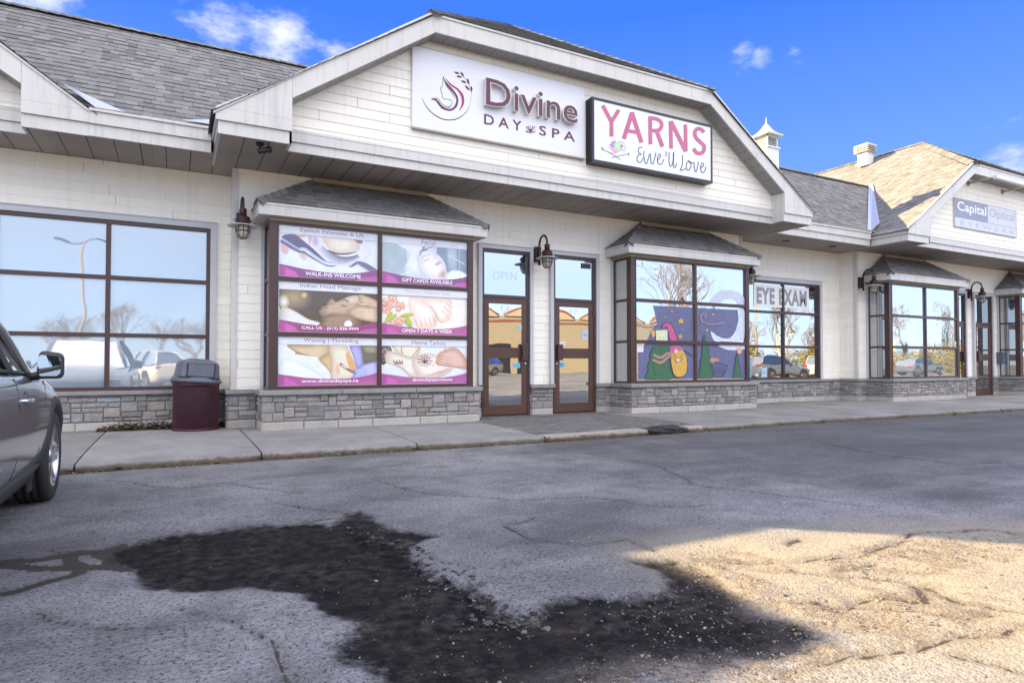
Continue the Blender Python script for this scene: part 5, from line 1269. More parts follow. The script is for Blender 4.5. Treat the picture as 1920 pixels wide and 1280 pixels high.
def d_wax(A):
    A.soft([(60, 250), (250, 280), (560, 480), (540, 560), (60, 560)], (.66, .70, .76), (.78, .82, .88), 3, .8)
    A.poly([(830, 100), (1010, 100), (1010, 320), (860, 300)], (.16, .15, .10), False); A.soft([(850, 120), (1000, 130), (1000, 190), (880, 190)], (.18, .17, .11), (.34, .30, .22), 3, .5)
    A.soft([(120, 112), (300, 105), (560, 105), (560, 370), (500, 320), (440, 240), (330, 215), (230, 205), (190, 175)], (.36, .26, .15), (.66, .52, .34), 6, .55)
    A.soft([(430, 240), (560, 190), (560, 400), (500, 320)], (.45, .32, .17), (.62, .46, .26), 3, .5); A.line([(200, 200), (240, 190), (330, 215)], 8, (.30, .20, .12))
    A.soft([(540, 105), (690, 105), (740, 200), (790, 330), (780, 470), (560, 470), (552, 300)], (.55, .46, .32), (.76, .71, .58), 6, .6)
    A.soft([(690, 200), (730, 190), (790, 320), (780, 380), (730, 350)], (.66, .42, .22), (.72, .38, .16), 3, .6); A.soft([(590, 300), (620, 280), (640, 360), (620, 420), (590, 380)], (.74, .60, .46), (.72, .46, .34), 3, .6)
    A.soft([(728, 110), (830, 110), (860, 320), (800, 340), (770, 240)], (.22, .20, .44), (.42, .40, .70), 4, .6)
    A.soft([(750, 360), (820, 335), (900, 290), (980, 275), (1010, 290), (1010, 450), (740, 460), (770, 400)], (.26, .25, .52), (.50, .50, .80), 5, .6)
    for k in range(3): A.line([(760, 372+k*24), (830, 352+k*26), (900, 350+k*24)], 4, (.20, .19, .42))
    A.poly([(632, 290), (650, 288), (700, 330), (770, 370), (760, 385), (690, 350), (640, 315)], (.30, .10, .10)); A.poly([(650, 300), (700, 335), (690, 342), (650, 312)], (.75, .65, .55))
def d_henna(A):
    A.soft([(1140, 110), (1300, 110), (1420, 130), (1380, 230), (1300, 240), (1200, 200)], (.62, .50, .36), (.80, .74, .62), 4, .6); A.line([(1235, 120), (1232, 170), (1250, 200)], 9, (.45, .28, .12)); A.line([(1400, 150), (1340, 220)], 8, (.5, .34, .18))
    A.soft([(1040, 125), (1120, 125), (1140, 200), (1080, 290), (1040, 290)], (.06, .05, .05), (.10, .08, .08), 2, .8)
    r = random.Random(4)
    for k in range(46): x, y = r.uniform(1046, 1120), r.uniform(130, 270); A.blob((x, y), 4, 3, (.7, .68, .66), (.7, .68, .66), 1)
    A.soft([(1080, 190), (1130, 170), (1250, 210), (1350, 240), (1420, 290), (1440, 380), (1420, 430), (1320, 420), (1250, 350), (1150, 300), (1080, 280)], (.58, .46, .36), (.80, .76, .68), 6, .55)
    A.soft([(1350, 240), (1480, 190), (1620, 230), (1720, 300), (1720, 360), (1600, 420), (1420, 430), (1340, 330)], (.66, .50, .42), (.86, .76, .70), 5, .6)
    A.soft([(1570, 300), (1590, 200), (1680, 150), (1780, 150), (1870, 260), (1870, 340), (1760, 330), (1680, 320)], (.55, .30, .22), (.74, .50, .42), 5, .6)
    for k in range(4): A.line([(1590, 215+k*26), (1650, 225+k*28), (1720, 240+k*26)], 4, (.48, .24, .18))
    for k in range(5): A.line([(1420+k*40, 430-k*8), (1560+k*34, 380-k*6), (1690, 340)], 4, (.66, .44, .36))
    for k in range(9):
        q = k*.7; cx, cy = 1460+58*math.cos(q), 275+48*math.sin(q); A.line([(1460, 275), (cx-14, cy-16), (cx, cy), (cx+14, cy-10), (1460, 275)], 4, (.14, .07, .05))
    A.blob((1460, 275), 16, 14, (.14, .07, .05), (.14, .07, .05), 1)
    for k in range(10): A.line([(1150+k*10, 255+(k % 3)*12), (1160+k*9, 280+(k % 2)*14), (1175+k*8, 290)], 6, (.26, .12, .07))
    A.line([(1690, 110), (1600, 220), (1530, 320)], 7, (.62, .48, .24))
poster((520, 410, 9.6), (1.345, 2.81, 2.335, 3.095), 'Eyelash Extension & Lift', 'WALK-INS WELCOME', d_lash, 'poster of closed eyelashes and tweezers, walk-ins welcome')
poster((710, 420, 5.817), (2.88, 4.385, 2.335, 3.095), 'Facial', 'GIFT CARDS AVAILABLE', d_facial, 'poster of a face wrapped in a white towel, titled Facial', tx=(.44, .60), fx_=(.22, .80), bg=(.60, .66, .76))
poster((480, 380, 4.266), (1.345, 2.81, 1.52, 2.265), 'Indian Head Massage', 'CALL US - (613) 836-9999', d_mass, 'dark brown poster of a head massage with a phone number', tx=(.2, .82), fx_=(.22, .80), rib=(.30, .06, .19))
poster((710, 420, 5.817), (2.88, 4.385, 1.52, 2.265), 'Manicure | Pedicure Nails', 'OPEN 7 DAYS A WEEK', d_feet, 'pale poster of feet beside pink flowers, open 7 days', tx=(.25, .76), fx_=(.22, .80), rib=(.42, .12, .28), tcol=(.55, .42, .48))
poster((515, 625, 5.189), (1.345, 2.81, .725, 1.45), 'Waxing | Threading', 'www.divinedayspa.ca', d_wax, 'poster of legs and purple gloves, titled Waxing and Threading', tx=(.24, .80), fx_=(.22, .80), rib=(.40, .10, .28))
poster((515, 625, 5.189), (2.88, 4.385, .725, 1.45), 'Henna Tattoo', 'divinedayspaottawa', d_henna, 'poster of hands with henna pattern, lower right of the six', tx=(.33, .72), fx_=(.34, .80), rib=(.42, .12, .32))
c = MB(); y = 9.779; Hh = .725
for x in (3.21, 3.29): c.poly([(x, y, Hh+.035), (x+.058, y, Hh+.035), (x+.058, y, Hh+.09), (x, y, Hh+.09)], 0, (.85, .83, .86))
text2d(c, 'f', 3.225, 3.25, Hh+.04, Hh+.085, y-.001, (.42, .12, .32), bold=.02); c.poly([(3.29+.029+.017*math.cos(q), y-.001, Hh+.0625+.017*math.sin(q)) for q in [k*.4488 for k in range(14)]], 0, (.42, .12, .32))
o = c.build('social_icons', m_print, B)

# ------------------------------------------------------------------ painted night mural inside the second bay window
NB = (.115, .125, .245); A = Art(9.790, 1160, 480, 4.74, clip=(7.955, 11.02, .725, 2.40))
A.poly([(305, 440), (655, 455), (655, 750), (660, 1085), (175, 1095), (172, 860), (230, 790), (300, 650), (345, 600), (320, 500)], NB, False)
A.poly([(692, 460), (1062, 478), (1062, 760), (1135, 800), (1135, 1085), (692, 1082)], NB, False)
A.poly([(1060, 480), (1118, 480), (1118, 700), (1090, 760), (1000, 760), (930, 758), (850, 752), (820, 668), (870, 705), (930, 730), (990, 725), (1040, 660), (1065, 560)], (.62, .66, .80)); A.poly([(900, 790), (1130, 790), (1120, 825), (1000, 835), (920, 815)], (.66, .70, .82))
r = random.Random(6)
for k in range(26): x, y = r.uniform(1062, 1116), r.uniform(490, 750); A.line([(x, y), (x+r.uniform(-10, 10), y+r.uniform(4, 12))], 3, (.30, .32, .44), False)
for k in range(60): x, y = r.uniform(330, 1050), r.uniform(470, 1070); A.line([(x, y), (x+r.uniform(-9, 9), y+r.uniform(-5, 5))], 3, tuple(c*r.choice((.7, .85, 1.3)) for c in NB), False)
YL = (.62, .36, .07)
def star(cx, cy, R_): A.poly([(cx+(R_ if k % 2 == 0 else R_*.42)*math.sin(k*math.pi/5), cy-(R_ if k % 2 == 0 else R_*.42)*math.cos(k*math.pi/5)) for k in range(10)], YL, False)
for s_ in ((470, 490, 16), (412, 540, 11), (550, 578, 34), (838, 520, 17), (780, 658, 16), (546, 715, 26)): star(*s_)
TG = (.035, .13, .065); OL = (.02, .025, .03)
def tree_(pts):
    A.poly(pts, TG, False); A.line(pts+[pts[0]], 5, OL, False)
tree_([(330, 800), (440, 800), (450, 870), (430, 880), (460, 950), (445, 960), (480, 1060), (500, 1075), (440, 1095), (250, 1095), (232, 1075), (265, 1000), (250, 990), (285, 900), (270, 890), (300, 810)])
tree_([(757, 700), (775, 745), (765, 750), (800, 840), (790, 850), (815, 930), (805, 940), (830, 1020), (835, 1085), (708, 1085), (715, 1010), (730, 950), (722, 940), (742, 850), (735, 840), (752, 750), (742, 745)])
tree_([(1048, 865), (1065, 930), (1058, 935), (1080, 990), (1072, 998), (1098, 1078), (1012, 1078), (1030, 1000), (1022, 992), (1040, 935), (1033, 930)])
A.line([(320, 850), (330, 900), (300, 980), (330, 1060)], 4, OL); A.line([(360, 820), (400, 900), (380, 1000)], 4, OL)
A.poly([(385, 640), (395, 605), (430, 590), (470, 620), (500, 680), (520, 745), (460, 750), (440, 680), (420, 625), (395, 640)], (.50, .09, .23)); A.line([(380, 640), (395, 602), (430, 590), (470, 618), (500, 680), (520, 748)], 5, OL)
A.poly([(325, 660), (430, 655), (430, 750), (330, 752)], (.62, .66, .45), False); A.poly([(280, 662), (318, 662), (318, 700), (300, 730)], (.70, .38, .10), False)
A.poly([(470, 865), (520, 815), (570, 830), (600, 900), (607, 980), (590, 1050), (540, 1075), (490, 1055), (468, 980), (460, 910)], YL); A.line([(470, 865), (460, 910), (468, 980), (490, 1055), (540, 1075), (590, 1050), (607, 980), (600, 900), (570, 830)], 5, OL)
A.poly([(460, 810), (520, 795), (560, 820), (530, 850), (460, 850)], (.50, .09, .23)); A.blob((508, 845), 19, 19, (.66, .42, .38), (.78, .56, .50), 2); A.blob((526, 930), 18, 20, (.70, .46, .38), (.78, .56, .50), 2)
A.line([(480, 860), (515, 905)], 5, OL); A.line([(565, 870), (535, 908)], 5, OL); A.line([(475, 890), (520, 945), (570, 900)], 5, OL)
A.line([(470, 860), (420, 870), (380, 900), (330, 890), (310, 870)], 22, (.42, .22, .20)); A.line([(470, 870), (420, 910), (370, 945), (300, 920)], 22, (.42, .20, .19))
A.line([(560, 835), (600, 850), (640, 880), (700, 890)], 5, OL); A.line([(930, 590), (860, 605), (790, 605), (740, 585), (725, 545), (745, 515), (770, 530), (760, 550)], 9, (.44, .24, .26))
A.poly([(805, 930), (820, 905), (850, 905), (890, 915), (880, 935), (850, 940), (835, 960)], (.44, .22, .18)); A.line([(825, 965), (850, 950), (955, 965), (950, 1010), (920, 1065), (870, 1070), (835, 1035), (825, 965)], 6, (.07, .07, .12))
for k in range(4): A.line([(840+k*28, 970), (850+k*24, 1050)], 3, (.07, .07, .12), False); A.line([(835, 985+k*20), (940, 985+k*20)], 3, (.07, .07, .12), False)
A.blob((1068, 842), 22, 30, (.66, .30, .16), (.70, .36, .2), 2)
m_mural = print_mat('poster paint on paper', .6, .25); nt_ = m_mural.node_tree
for n_ in nt_.nodes:
    if n_.type == 'TEX_NOISE': n_.inputs['Scale'].default_value = 22; n_.inputs['Distortion'].default_value = 1.5
    if n_.type == 'MAP_RANGE': n_.inputs[3].default_value = .72; n_.inputs[4].default_value = 1.25
mu = A.build('window_mural', m_mural); tag(mu, 'painted night sky mural with gnome, stars and green trees in the second bay window', 'mural')
A = Art(9.789, 1160, 480, 4.74); A.emit([(7.965, .765), (8.0, .765), (8.0, .775), (7.965, .775)], (.7, .7, .7))
A.poly([(163, 782), (220, 782), (220, 852), (163, 852)], (.72, .70, .74), False); A.line([(178, 800), (192, 792), (206, 802), (202, 820), (186, 822), (178, 808)], 3, (.55, .3, .5)); A.line([(175, 838), (208, 838)], 3, (.5, .4, .5), False)
st = A.build('window_sticker'); tag(st, 'small white square sticker at the left edge of the mural window', 'sticker')
# arch-shaped sheep-wool coloured paper above the mural
A = Art(9.790, 1160, 480, 4.74, clip=(9.55, 11.02, 2.33, 3.0)); A.poly([(830, 400), (850, 350), (900, 315), (980, 302), (1060, 320), (1115, 370), (1118, 440), (1060, 440), (1040, 400), (980, 382), (920, 400), (905, 430), (830, 425)], (.52, .55, .66))
for k in range(24): q = r.uniform(.2, 2.9); rr = r.uniform(92, 135); x, y = 980+rr*math.cos(q), 430-rr*math.sin(q); A.line([(x, y), (x+r.uniform(-9, 9), y+r.uniform(-4, 8))], 3, (.34, .36, .46), False)
o = A.build('paper_arch'); tag(o, 'pale speckled paper arch taped above the mural', 'paper decoration')

# ------------------------------------------------------------------ eye exam banner and other window signs
eb = empty('eye_exam_banner', (13.45, 10.82, 2.47)); tag(eb, 'white banner with bold grey letters EYE EXAM inside the window', 'banner')
c = MB(); c.box(12.44, 14.46, 10.822, 10.826, 2.455, 3.0); under(eb, c.build('sheet', pmat('white banner cloth', (.84, .84, .86), .5, var=.03)))
c = MB(); text2d(c, 'EYE EXAM', 12.53, 14.37, 2.52, 2.93, 10.8205, (.30, .285, .29), bold=.045, spacing=1.12); under(eb, c.build('lettering', m_paint))
for x, z, w_, h_, col, lb in ((12.52, .78, .12, .07, (.7, .7, .72), 'tiny white card standing in the eye exam window corner'), (12.78, .84, .20, .24, (.42, .55, .68), 'pale blue leaflet in the eye exam window'), (12.22, .90, .22, .50, (.18, .42, .46), 'teal sheet behind the left edge of the eye exam window')):
    c = MB(); c.box(x-w_/2, x+w_/2, 10.822, 10.827, z-h_/2, z+h_/2, 0, col); c.box(x-w_*.35, x+w_*.35, 10.8205, 10.822, z-h_*.1, z+h_*.05, 0, tuple(q*.6 for q in col)); o = c.build('window_card', m_paint); tag(o, lb, 'card')
on = MB(); text2d(on, 'OPEN', 5.11, 5.60, 2.60, 2.74, 10.339, (.50, .64, .74), bold=-.02); on.box(5.05, 5.055, 10.338, 10.3385, 2.6, 2.61, 0, (.3, .4, .5)); o = on.build('open_sign', m_print); tag(o, 'unlit thin tube OPEN sign behind the glass over door 11', 'open sign')
for i, (x, z, w_, h_, col, lb) in enumerate(((5.66, 1.72, .10, .075, (.40, .52, .66), 'small pale blue notice on the glass of door 11'), (5.60, 1.02, .14, .09, (.16, .50, .66), 'light blue sticker low on the glass of door 11'), (6.60, 1.44, .14, .075, (.70, .70, .74), 'white card on the glass of door 12'), (7.13, 1.62, .15, .18, (.50, .58, .68), 'pale notice sheet on the glass of door 12'), (6.57, 1.03, .14, .09, (.06, .42, .68), 'bright blue sticker low on the glass of door 12'), (7.16, 2.98, .22, .10, (.03, .02, .02), 'dark closer cover behind the glass above door 12'))):
    c = MB(); c.box(x-w_/2, x+w_/2, 10.325, 10.3285, z-h_/2, z+h_/2, 0, col); c.box(x-w_*.3, x+w_*.3, 10.3238, 10.325, z-h_*.15, z+h_*.1, 0, tuple(q*.7 for q in col)); o = c.build('door_sticker', m_paint); tag(o, lb, 'sticker')
c = MB(); c.box(4.52+S2-.25, 4.52+S2-.13, 9.786, 9.789, 1.50, 1.68, 0, (.75, .75, .78)); c.box(4.52+S2-.23, 4.52+S2-.15, 9.7845, 9.786, 1.56, 1.60, 0, (.4, .4, .45)); o = c.build('window_notice', m_paint); tag(o, 'white notice at the right edge of the third bay window', 'notice')

# ------------------------------------------------------------------ cars
m_tyre = pmat('tyre rubber', (.022, .021, .021), .75, var=.3, vs=14, fine=.1, obj=True)
m_rim = pmat('machined alloy', (.42, .42, .43), .25, metal=.9, var=.1, vs=8, obj=True)
m_chrome = pmat('chrome', (.7, .7, .72), .08, metal=1, var=.02)
m_clad = pmat('grey plastic cladding', (.035, .035, .038), .6, var=.15, vs=8, obj=True)
def car_paint(name, col, met=.55):
    m = pmat(name, col, .28, metal=met, var=.06, vs=2, fine=.03, fs=200, coat=1.0, obj=True); return m
m_carg = glass_mat('car glass', (.03, .035, .035), .35, wav=.05)
def suv(paint, label, group=None):
    t = empty('parked_suv'); tag(t, label, 'car', group)
    st = [(-2.30, .70, .90, .48), (-2.26, .80, .96, .36), (-2.12, .87, 1.01, .28), (-1.8, .915, 1.03, .25), (-1.3, .93, 1.04, .22), (-.6, .93, 1.02, .21), (.1, .93, 1.0, .21), (.7, .93, .985, .21), (1.05, .93, .965, .21), (1.38, .93, .92, .22), (1.7, .92, .86, .24), (1.98, .885, .80, .27), (2.18, .79, .72, .31), (2.30, .62, .62, .38)]
    secs = []
    for y, w_, zs, zb in st:
        hc = .06 if y > .9 else .03
        P_ = [(0, zb), (.70*w_, zb), (.86*w_, zb+.03), (.93*w_, zb+.12), (.975*w_, .45+(zb-.21)*.4), (1.0*w_, .60), (.985*w_, (.60+zs)/2), (.975*w_, zs-.085), (.945*w_, zs-.03), (.90*w_, zs), (.72*w_, zs+hc*.7), (.36*w_, zs+hc), (0, zs+hc)]
        secs.append([(x, y, z) for x, z in P_]+[(-x, y, z) for x, z in P_[-2:0:-1]])
    n = len(secs[0]); vs = [p for s_ in secs for p in s_]
    fs = [(i*n+k, i*n+(k+1) % n, (i+1)*n+(k+1) % n, (i+1)*n+k) for i in range(len(secs)-1) for k in range(n)]+[tuple(range(n))[::-1], tuple(range((len(secs)-1)*n, len(secs)*n))]
    me = bpy.data.meshes.new('tmp'); me.from_pydata(vs, [], fs); ob = bpy.data.objects.new('tmp', me); COL.objects.link(ob)
    md = ob.modifiers.new('s', 'SUBSURF'); md.levels = 3; md.render_levels = 3
    m2 = bpy.data.meshes.new_from_object(ob.evaluated_get(bpy.context.evaluated_depsgraph_get())); bpy.data.objects.remove(ob)
    bm = bmesh.new(); bm.from_mesh(m2); bpy.data.meshes.remove(m2)
    RA = .395
    for ax in (-1.33, 1.38):
        kill = [f for f in bm.faces if abs(f.calc_center_median().x) > .55 and (f.calc_center_median().y-ax)**2+(f.calc_center_median().z-.35)**2 < RA**2]
        bmesh.ops.delete(bm, geom=kill, context='FACES')
        for v in bm.verts:
            if v.is_boundary and abs(v.co.x) > .5 and (v.co.y-ax)**2+(v.co.z-.35)**2 < (RA+.09)**2:
                d = Vector((0, v.co.y-ax, v.co.z-.35)); d.normalize(); v.co.y = ax+d.y*(RA+.002); v.co.z = .35+d.z*(RA+.002)
    b = MB(); b.bm(bm, sm=True); b.build('body', paint, t)
    # shut lines, sill cladding, arch lips
    def side_x(y, z):
        w_ = np.interp(y, [s_[0] for s_ in st], [s_[1] for s_ in st]); zs = np.interp(y, [s_[0] for s_ in st], [s_[2] for s_ in st])
        return float(np.interp(z, [.24, .33, .45, .60, (.6+zs)/2, zs-.085, zs-.03, zs], [.86*w_, .925*w_, .967*w_, .985*w_, .98*w_, .965*w_, .945*w_, .90*w_]))+.004
    for s_ in (1, -1):
        g = MB()
        for pts in ([(.06, z) for z in np.linspace(.96, .36, 12)], [(1.02-.03*k, z) for k, z in enumerate(np.linspace(.93, .40, 10))], [(-.98+.0*k, z) for k, z in enumerate(np.linspace(.99, .40, 12))], [(y, .345) for y in np.linspace(-.95, .9, 12)]):
            g.tube([(s_*side_x(y, z), y, z) for y, z in pts], .0035, 5, caps=False)
        g.build('shut_lines', m_black, t)
        g = MB()
        for ax in (-1.33, 1.38):
            arc = [R(-28)+k*R(236)/26 for k in range(27)]
            ring = []
            for q in arc:
                y, z = ax+math.cos(q), .35+math.sin(q)
                row = []
                for rr, dx in ((RA-.035, -.06), (RA-.012, .004), (RA+.012, .016), (RA+.05, .012), (RA+.062, -.006)):
                    yy, zz = ax+rr*math.cos(q), .35+rr*math.sin(q); row.append((s_*(side_x(yy, max(.26, zz))+dx), yy, zz))
                ring.append(row)
            vs = [p for r_ in ring for p in r_]; fs = [(i*5+j, i*5+j+1, (i+1)*5+j+1, (i+1)*5+j) for i in range(len(ring)-1) for j in range(4)]
            g.raw(vs, fs, 0, None, True)
        vs = []; ysl = np.linspace(-.93, .97, 14)
        for y in ysl:
            for z, dx in ((.345, .003), (.33, .018), (.25, .020), (.20, .0), (.19, -.08)): vs.append((s_*(side_x(y, max(z, .24))+dx), y, z))
        g.raw(vs, [(i*5+j, i*5+j+1, (i+1)*5+j+1, (i+1)*5+j) for i in range(13) for j in range(4)], 0, None, True)
        g.build('lower_cladding', m_clad, t)
        for y in (.27, -.80):
            g = MB(); xx = side_x(y, .82); g.lathe([(0, -.03), (.05, -.012), (.062, .001), (.055, .004)], 18, mat=Matrix.Translation((s_*(xx-.004), y, .815)) @ Matrix.Rotation(s_*R(90), 4, 'Y') @ Matrix.Scale(1.5, 4, (0, 1, 0))); g.build('handle_cup', m_black, t)
            g = MB(); g.tube([(s_*(xx-.012), y-.10, .822), (s_*(xx+.022), y-.07, .822), (s_*(xx+.026), y, .82), (s_*(xx+.022), y+.07, .818), (s_*(xx-.012), y+.10, .818)], [.010, .014, .015, .014, .010], 8); g.build('door_handle', m_chrome, t)
        # mirror
        mr_ = empty('side_mirror', (0, 0, 0)); mr_.parent = t
        g = MB(); bm = bmesh.new(); bmesh.ops.create_cube(bm, size=1)
        for v in bm.verts:
            f_ = .72 if v.co.y > 0 else 1
            v.co = Vector((v.co.x*.16*f_+(.012 if v.co.z > 0 else -.006)*(v.co.x < 0), v.co.y*.13, v.co.z*.18*f_+(.02 if v.co.x < 0 and v.co.z > 0 else 0)))
        bmesh.ops.bevel(bm, geom=bm.edges[:], offset=.038, segments=5, affect='EDGES', profile=.55)
        g.bm(bm, sm=True, mat=Matrix.Translation((s_*1.0, .56, 1.035)) @ Matrix.Scale(s_, 4, (1, 0, 0))); g.build('mirror_shell', m_clad, mr_)
        g = MB(); g.tube([(s_*.83, .62, .955), (s_*.90, .60, .965), (s_*.965, .58, .985)], [.035, .028, .03], 10); g.build('mirror_arm', m_black, mr_)
        g = MB(); g.poly([(s_*(1.0+.062*c_-.006), .4925, 1.037+.068*d_) for c_, d_ in ((-1, -.7), (-.7, -1), (.7, -1), (1, -.7), (1, .6), (.7, .9), (-.7, 1.05), (-1, .8))]); g.build('mirror_glass', m_carg, mr_)
        # glasshouse side: window panes and pillars
        bl = [(.98, .80, .97), (.30, .845, 1.0), (-.62, .85, 1.02), (-1.35, .84, 1.04), (-1.95, .80, 1.08)]
        tp = [(.02, .60, 1.55), (-.10, .615, 1.57), (-.62, .63, 1.60), (-1.30, .62, 1.59), (-1.62, .60, 1.55)]
        g = MB()
        for i in range(4):
            (ya, xa, za), (yb2, xb, zb2) = bl[i], bl[i+1]; (yc, xc, zc), (yd, xd, zd) = tp[i], tp[i+1]
            g.raw([(s_*xa, ya, za), (s_*xb, yb2, zb2), (s_*xd, yd, zd), (s_*xc, yc, zc)], [(0, 1, 2, 3)], 0)
        g.build('side_windows', m_carg, t)
        g = MB()
        g.tube([(s_*.80, 1.0, .955), (s_*.72, .60, 1.26), (s_*.605, .06, 1.555), (s_*.625, -.6, 1.605), (s_*.61, -1.35, 1.59), (s_*.60, -1.72, 1.54), (s_*.80, -2.12, 1.06)], [.034, .032, .030, .030, .030, .036, .05], 8); g.build('roof_rail_and_pillar', paint, t)
        g = MB()
        g.tube([(s_*.852, .0, .985), (s_*.862, .08, 1.0), (s_*.635, -.12, 1.58)], .022, 6); g.tube([(s_*.865, -.98, 1.02), (s_*.64, -.86, 1.58)], .022, 6)
        g.tube([(s_*.815, .99, .965), (s_*.86, .30, .998), (s_*.868, -.62, 1.02), (s_*.855, -1.35, 1.045), (s_*.81, -2.0, 1.09)], .011, 6); g.build('window_trim', m_black, t)
    g = MB(); g.raw([(-.79, 1.02, .975), (.79, 1.02, .975), (.60, .04, 1.56), (-.60, .04, 1.56), (0, 1.10, .985), (0, .05, 1.60)], [(0, 4, 5, 3), (4, 1, 2, 5)], 0, None, True); g.build('windscreen', m_carg, t)
    g = MB(); g.raw([(-.78, -2.20, 1.0), (.78, -2.20, 1.0), (.58, -1.76, 1.54), (-.58, -1.76, 1.54)], [(0, 1, 2, 3)], 0); g.build('rear_window', m_carg, t)
    g = MB(); rv = []
    for y, xx, z in ((.03, .60, 1.56), (-.3, .62, 1.60), (-.8, .63, 1.615), (-1.3, .62, 1.60), (-1.78, .58, 1.545)):
        rv += [(-xx, y, z), (-xx*.5, y, z+.035), (0, y, z+.045), (xx*.5, y, z+.035), (xx, y, z)]
    g.raw(rv, [(i*5+j, i*5+j+1, (i+1)*5+j+1, (i+1)*5+j) for i in range(4) for j in range(4)], 0, None, True); g.build('roof_panel', paint, t)
    for s_ in (1, -1):
        g = MB(); g.bbox(min(s_*.55, s_*.80), max(s_*.55, s_*.80), 2.10, 2.22, .62, .74, .03); g.build('headlight', m_chrome, t)
        g = MB(); g.bbox(min(s_*.55, s_*.82), max(s_*.55, s_*.82), -2.30, -2.18, .84, .96, .03); g.build('tail_light', pmat('red lens', (.35, .01, .01), .2, var=.05), t)
    g = MB(); g.bbox(-.5, .5, 2.22, 2.31, .38, .66, .03); g.build('grille', m_black, t)
    g = MB(); g.box(-.62, .62, -1.9, 1.95, .26, .7); g.build('underbody', m_black, t)
    for ax in (-1.33, 1.38):
        for s_ in (1, -1):
            wh = empty('wheel', (s_*.80, ax, .345)); wh.parent = t
            RY = Matrix.Rotation(s_*R(90), 4, 'Y')
            g = MB(); g.lathe([(.235, -.11), (.29, -.118), (.325, -.108), (.342, -.09), (.346, -.05), (.340, -.048), (.340, -.040), (.347, -.038), (.347, -.004), (.340, -.002), (.340, .004), (.347, .006), (.347, .038), (.340, .040), (.340, .048), (.346, .05), (.342, .09), (.325, .108), (.29, .118), (.238, .11)], 48, mat=RY); g.build('tyre', m_tyre, wh)
            g = MB(); g.lathe([(.238, .108), (.232, .10), (.225, .02), (.22, -.08)], 40, mat=RY)
            for k in range(5):
                q = 2*math.pi*k/5+.3
                for dq in (-.12, .12):
                    a0, a1 = q+dq*.6, q+dq*1.5
                    pts = []
                    for rr, aa, hw_ in ((.04, a0, .02), (.228, a1, .016)):
                        for sg_ in (-1, 1): pts.append((rr*math.cos(aa)-sg_*hw_*math.sin(aa), rr*math.sin(aa)+sg_*hw_*math.cos(aa)))
                    z0_, z1_ = .092, .06
                    v_ = [RY @ Vector((pts[j][0], pts[j][1], (.085 if j < 2 else .102))) for j in (0, 1, 3, 2)]+[RY @ Vector((pts[j][0], pts[j][1], .05)) for j in (0, 1, 3, 2)]
                    g.raw(v_, [(0, 1, 2, 3), (0, 1, 5, 4), (1, 2, 6, 5), (2, 3, 7, 6), (3, 0, 4, 7)], 0)
            g.lathe([(.06, .05), (.06, .092), (.035, .10), (0, .10)], 20, mat=RY); g.build('rim', m_rim, wh)
            g = MB(); g.lathe([(0, .02), (.225, .02)], 24, mat=RY); g.build('brake_disc', m_clad, wh)
    return t
p_grey = car_paint('dark grey metallic paint', (.20, .20, .205), .4)
s1 = suv(p_grey, 'dark grey suv parked nose to the kerb at the left edge'); s1.location = (-1.725, 4.64, 0); s1.rotation_euler = (0, 0, R(0))
c = MB(); text2d(c, 'HYBRID', 0, .20, 0, .028, 0, (.6, .6, .62), bold=.03); bo = c.build('door_badge', m_chrome, s1); bo.rotation_euler = (0, 0, R(90)); bo.location = (.931, -.62, .47)
s2 = suv(car_paint('silver blue paint', (.20, .25, .32), .5), 'silver blue suv parked across the lot, mirrored in the eye exam window', 'cars parked across the lot'); s2.location = (36.5, -8.2, 0); s2.rotation_euler = (0, 0, R(-82))
s3 = suv(car_paint('white paint', (.72, .72, .72), 0), 'white car parked behind, mirrored in the left shop window', 'cars parked across the lot'); s3.location = (-.9, -13.5, 0); s3.rotation_euler = (0, 0, R(160))
for (x, y, rz, src, lb) in ((-12, -21, 90, s3, 'white car in the far row, left of the lamp post'), (-6, -24, 95, s2, 'silver blue car in the far row near the lamp post'), (43.0, -8.8, -98, s3, 'white car parked beyond the silver blue suv'), (60, -14, -85, s2, 'silver blue car parked furthest right across the lot'), (22, -27, 85, s1, 'dark grey car in front of the long beige store'), (12, -30, 90, s3, 'white car in front of the long beige store')):
    o = copy_tree(src); o.location = (x, y, 0); o.rotation_euler = (0, 0, R(rz)); o['label'] = lb; o['group'] = 'cars parked across the lot'

# ------------------------------------------------------------------ what stands across the lot (seen in the glass)
m_beige = pmat('beige stucco', (.27, .24, .19), .85, var=.05, fine=.05)
m_beige2 = pmat('cream stucco', (.36, .32, .25), .85, var=.05)
m_red = pmat('dull red trim', (.24, .07, .055), .6, var=.1)
st_ = empty('long_store', (36, -42, 0)); tag(st_, 'long beige store with arched red trimmed parapets across the lot', 'building')
def U(o): o.parent = st_; o.matrix_parent_inverse = Matrix.Translation((-36, 42, 0)); return o
c = MB(); c.box(12, 62, -56, -42, 0, 6.4); U(c.build('wall', m_beige))
c = MB(); c.box(12, 62, -42.02, -41.9, 5.75, 5.95); U(c.build('red_band', m_red))
for k in range(5):
    xc = 17+k*10
    arc = [(xc+4.6*(1-i/8), 6.5+1.25*(1-(1-i/8)**2)) for i in range(17)]
    c = MB(); c.prism([(xc-4.6, 6.35)]+[(xc+4.6, 6.35)]+arc, 'y', -42.3, -41.8); U(c.build('arched_parapet', m_beige2))
    c = MB(); c.tube([(p[0], -41.85, p[1]) for p in arc], .12, 6); U(c.build('arch_trim', m_red))
for x, w_, h_ in ((20, 1.6, 2.2), (31.5, 3.2, 3.2), (34.5, .9, 2.4), (36.5, .8, 2.2), (47, 2.5, 3), (56, 2, 2.5)):
    c = MB(); c.box(x-w_/2, x+w_/2, -42.05, -41.9, 0, h_); U(c.build('store_door', m_black))
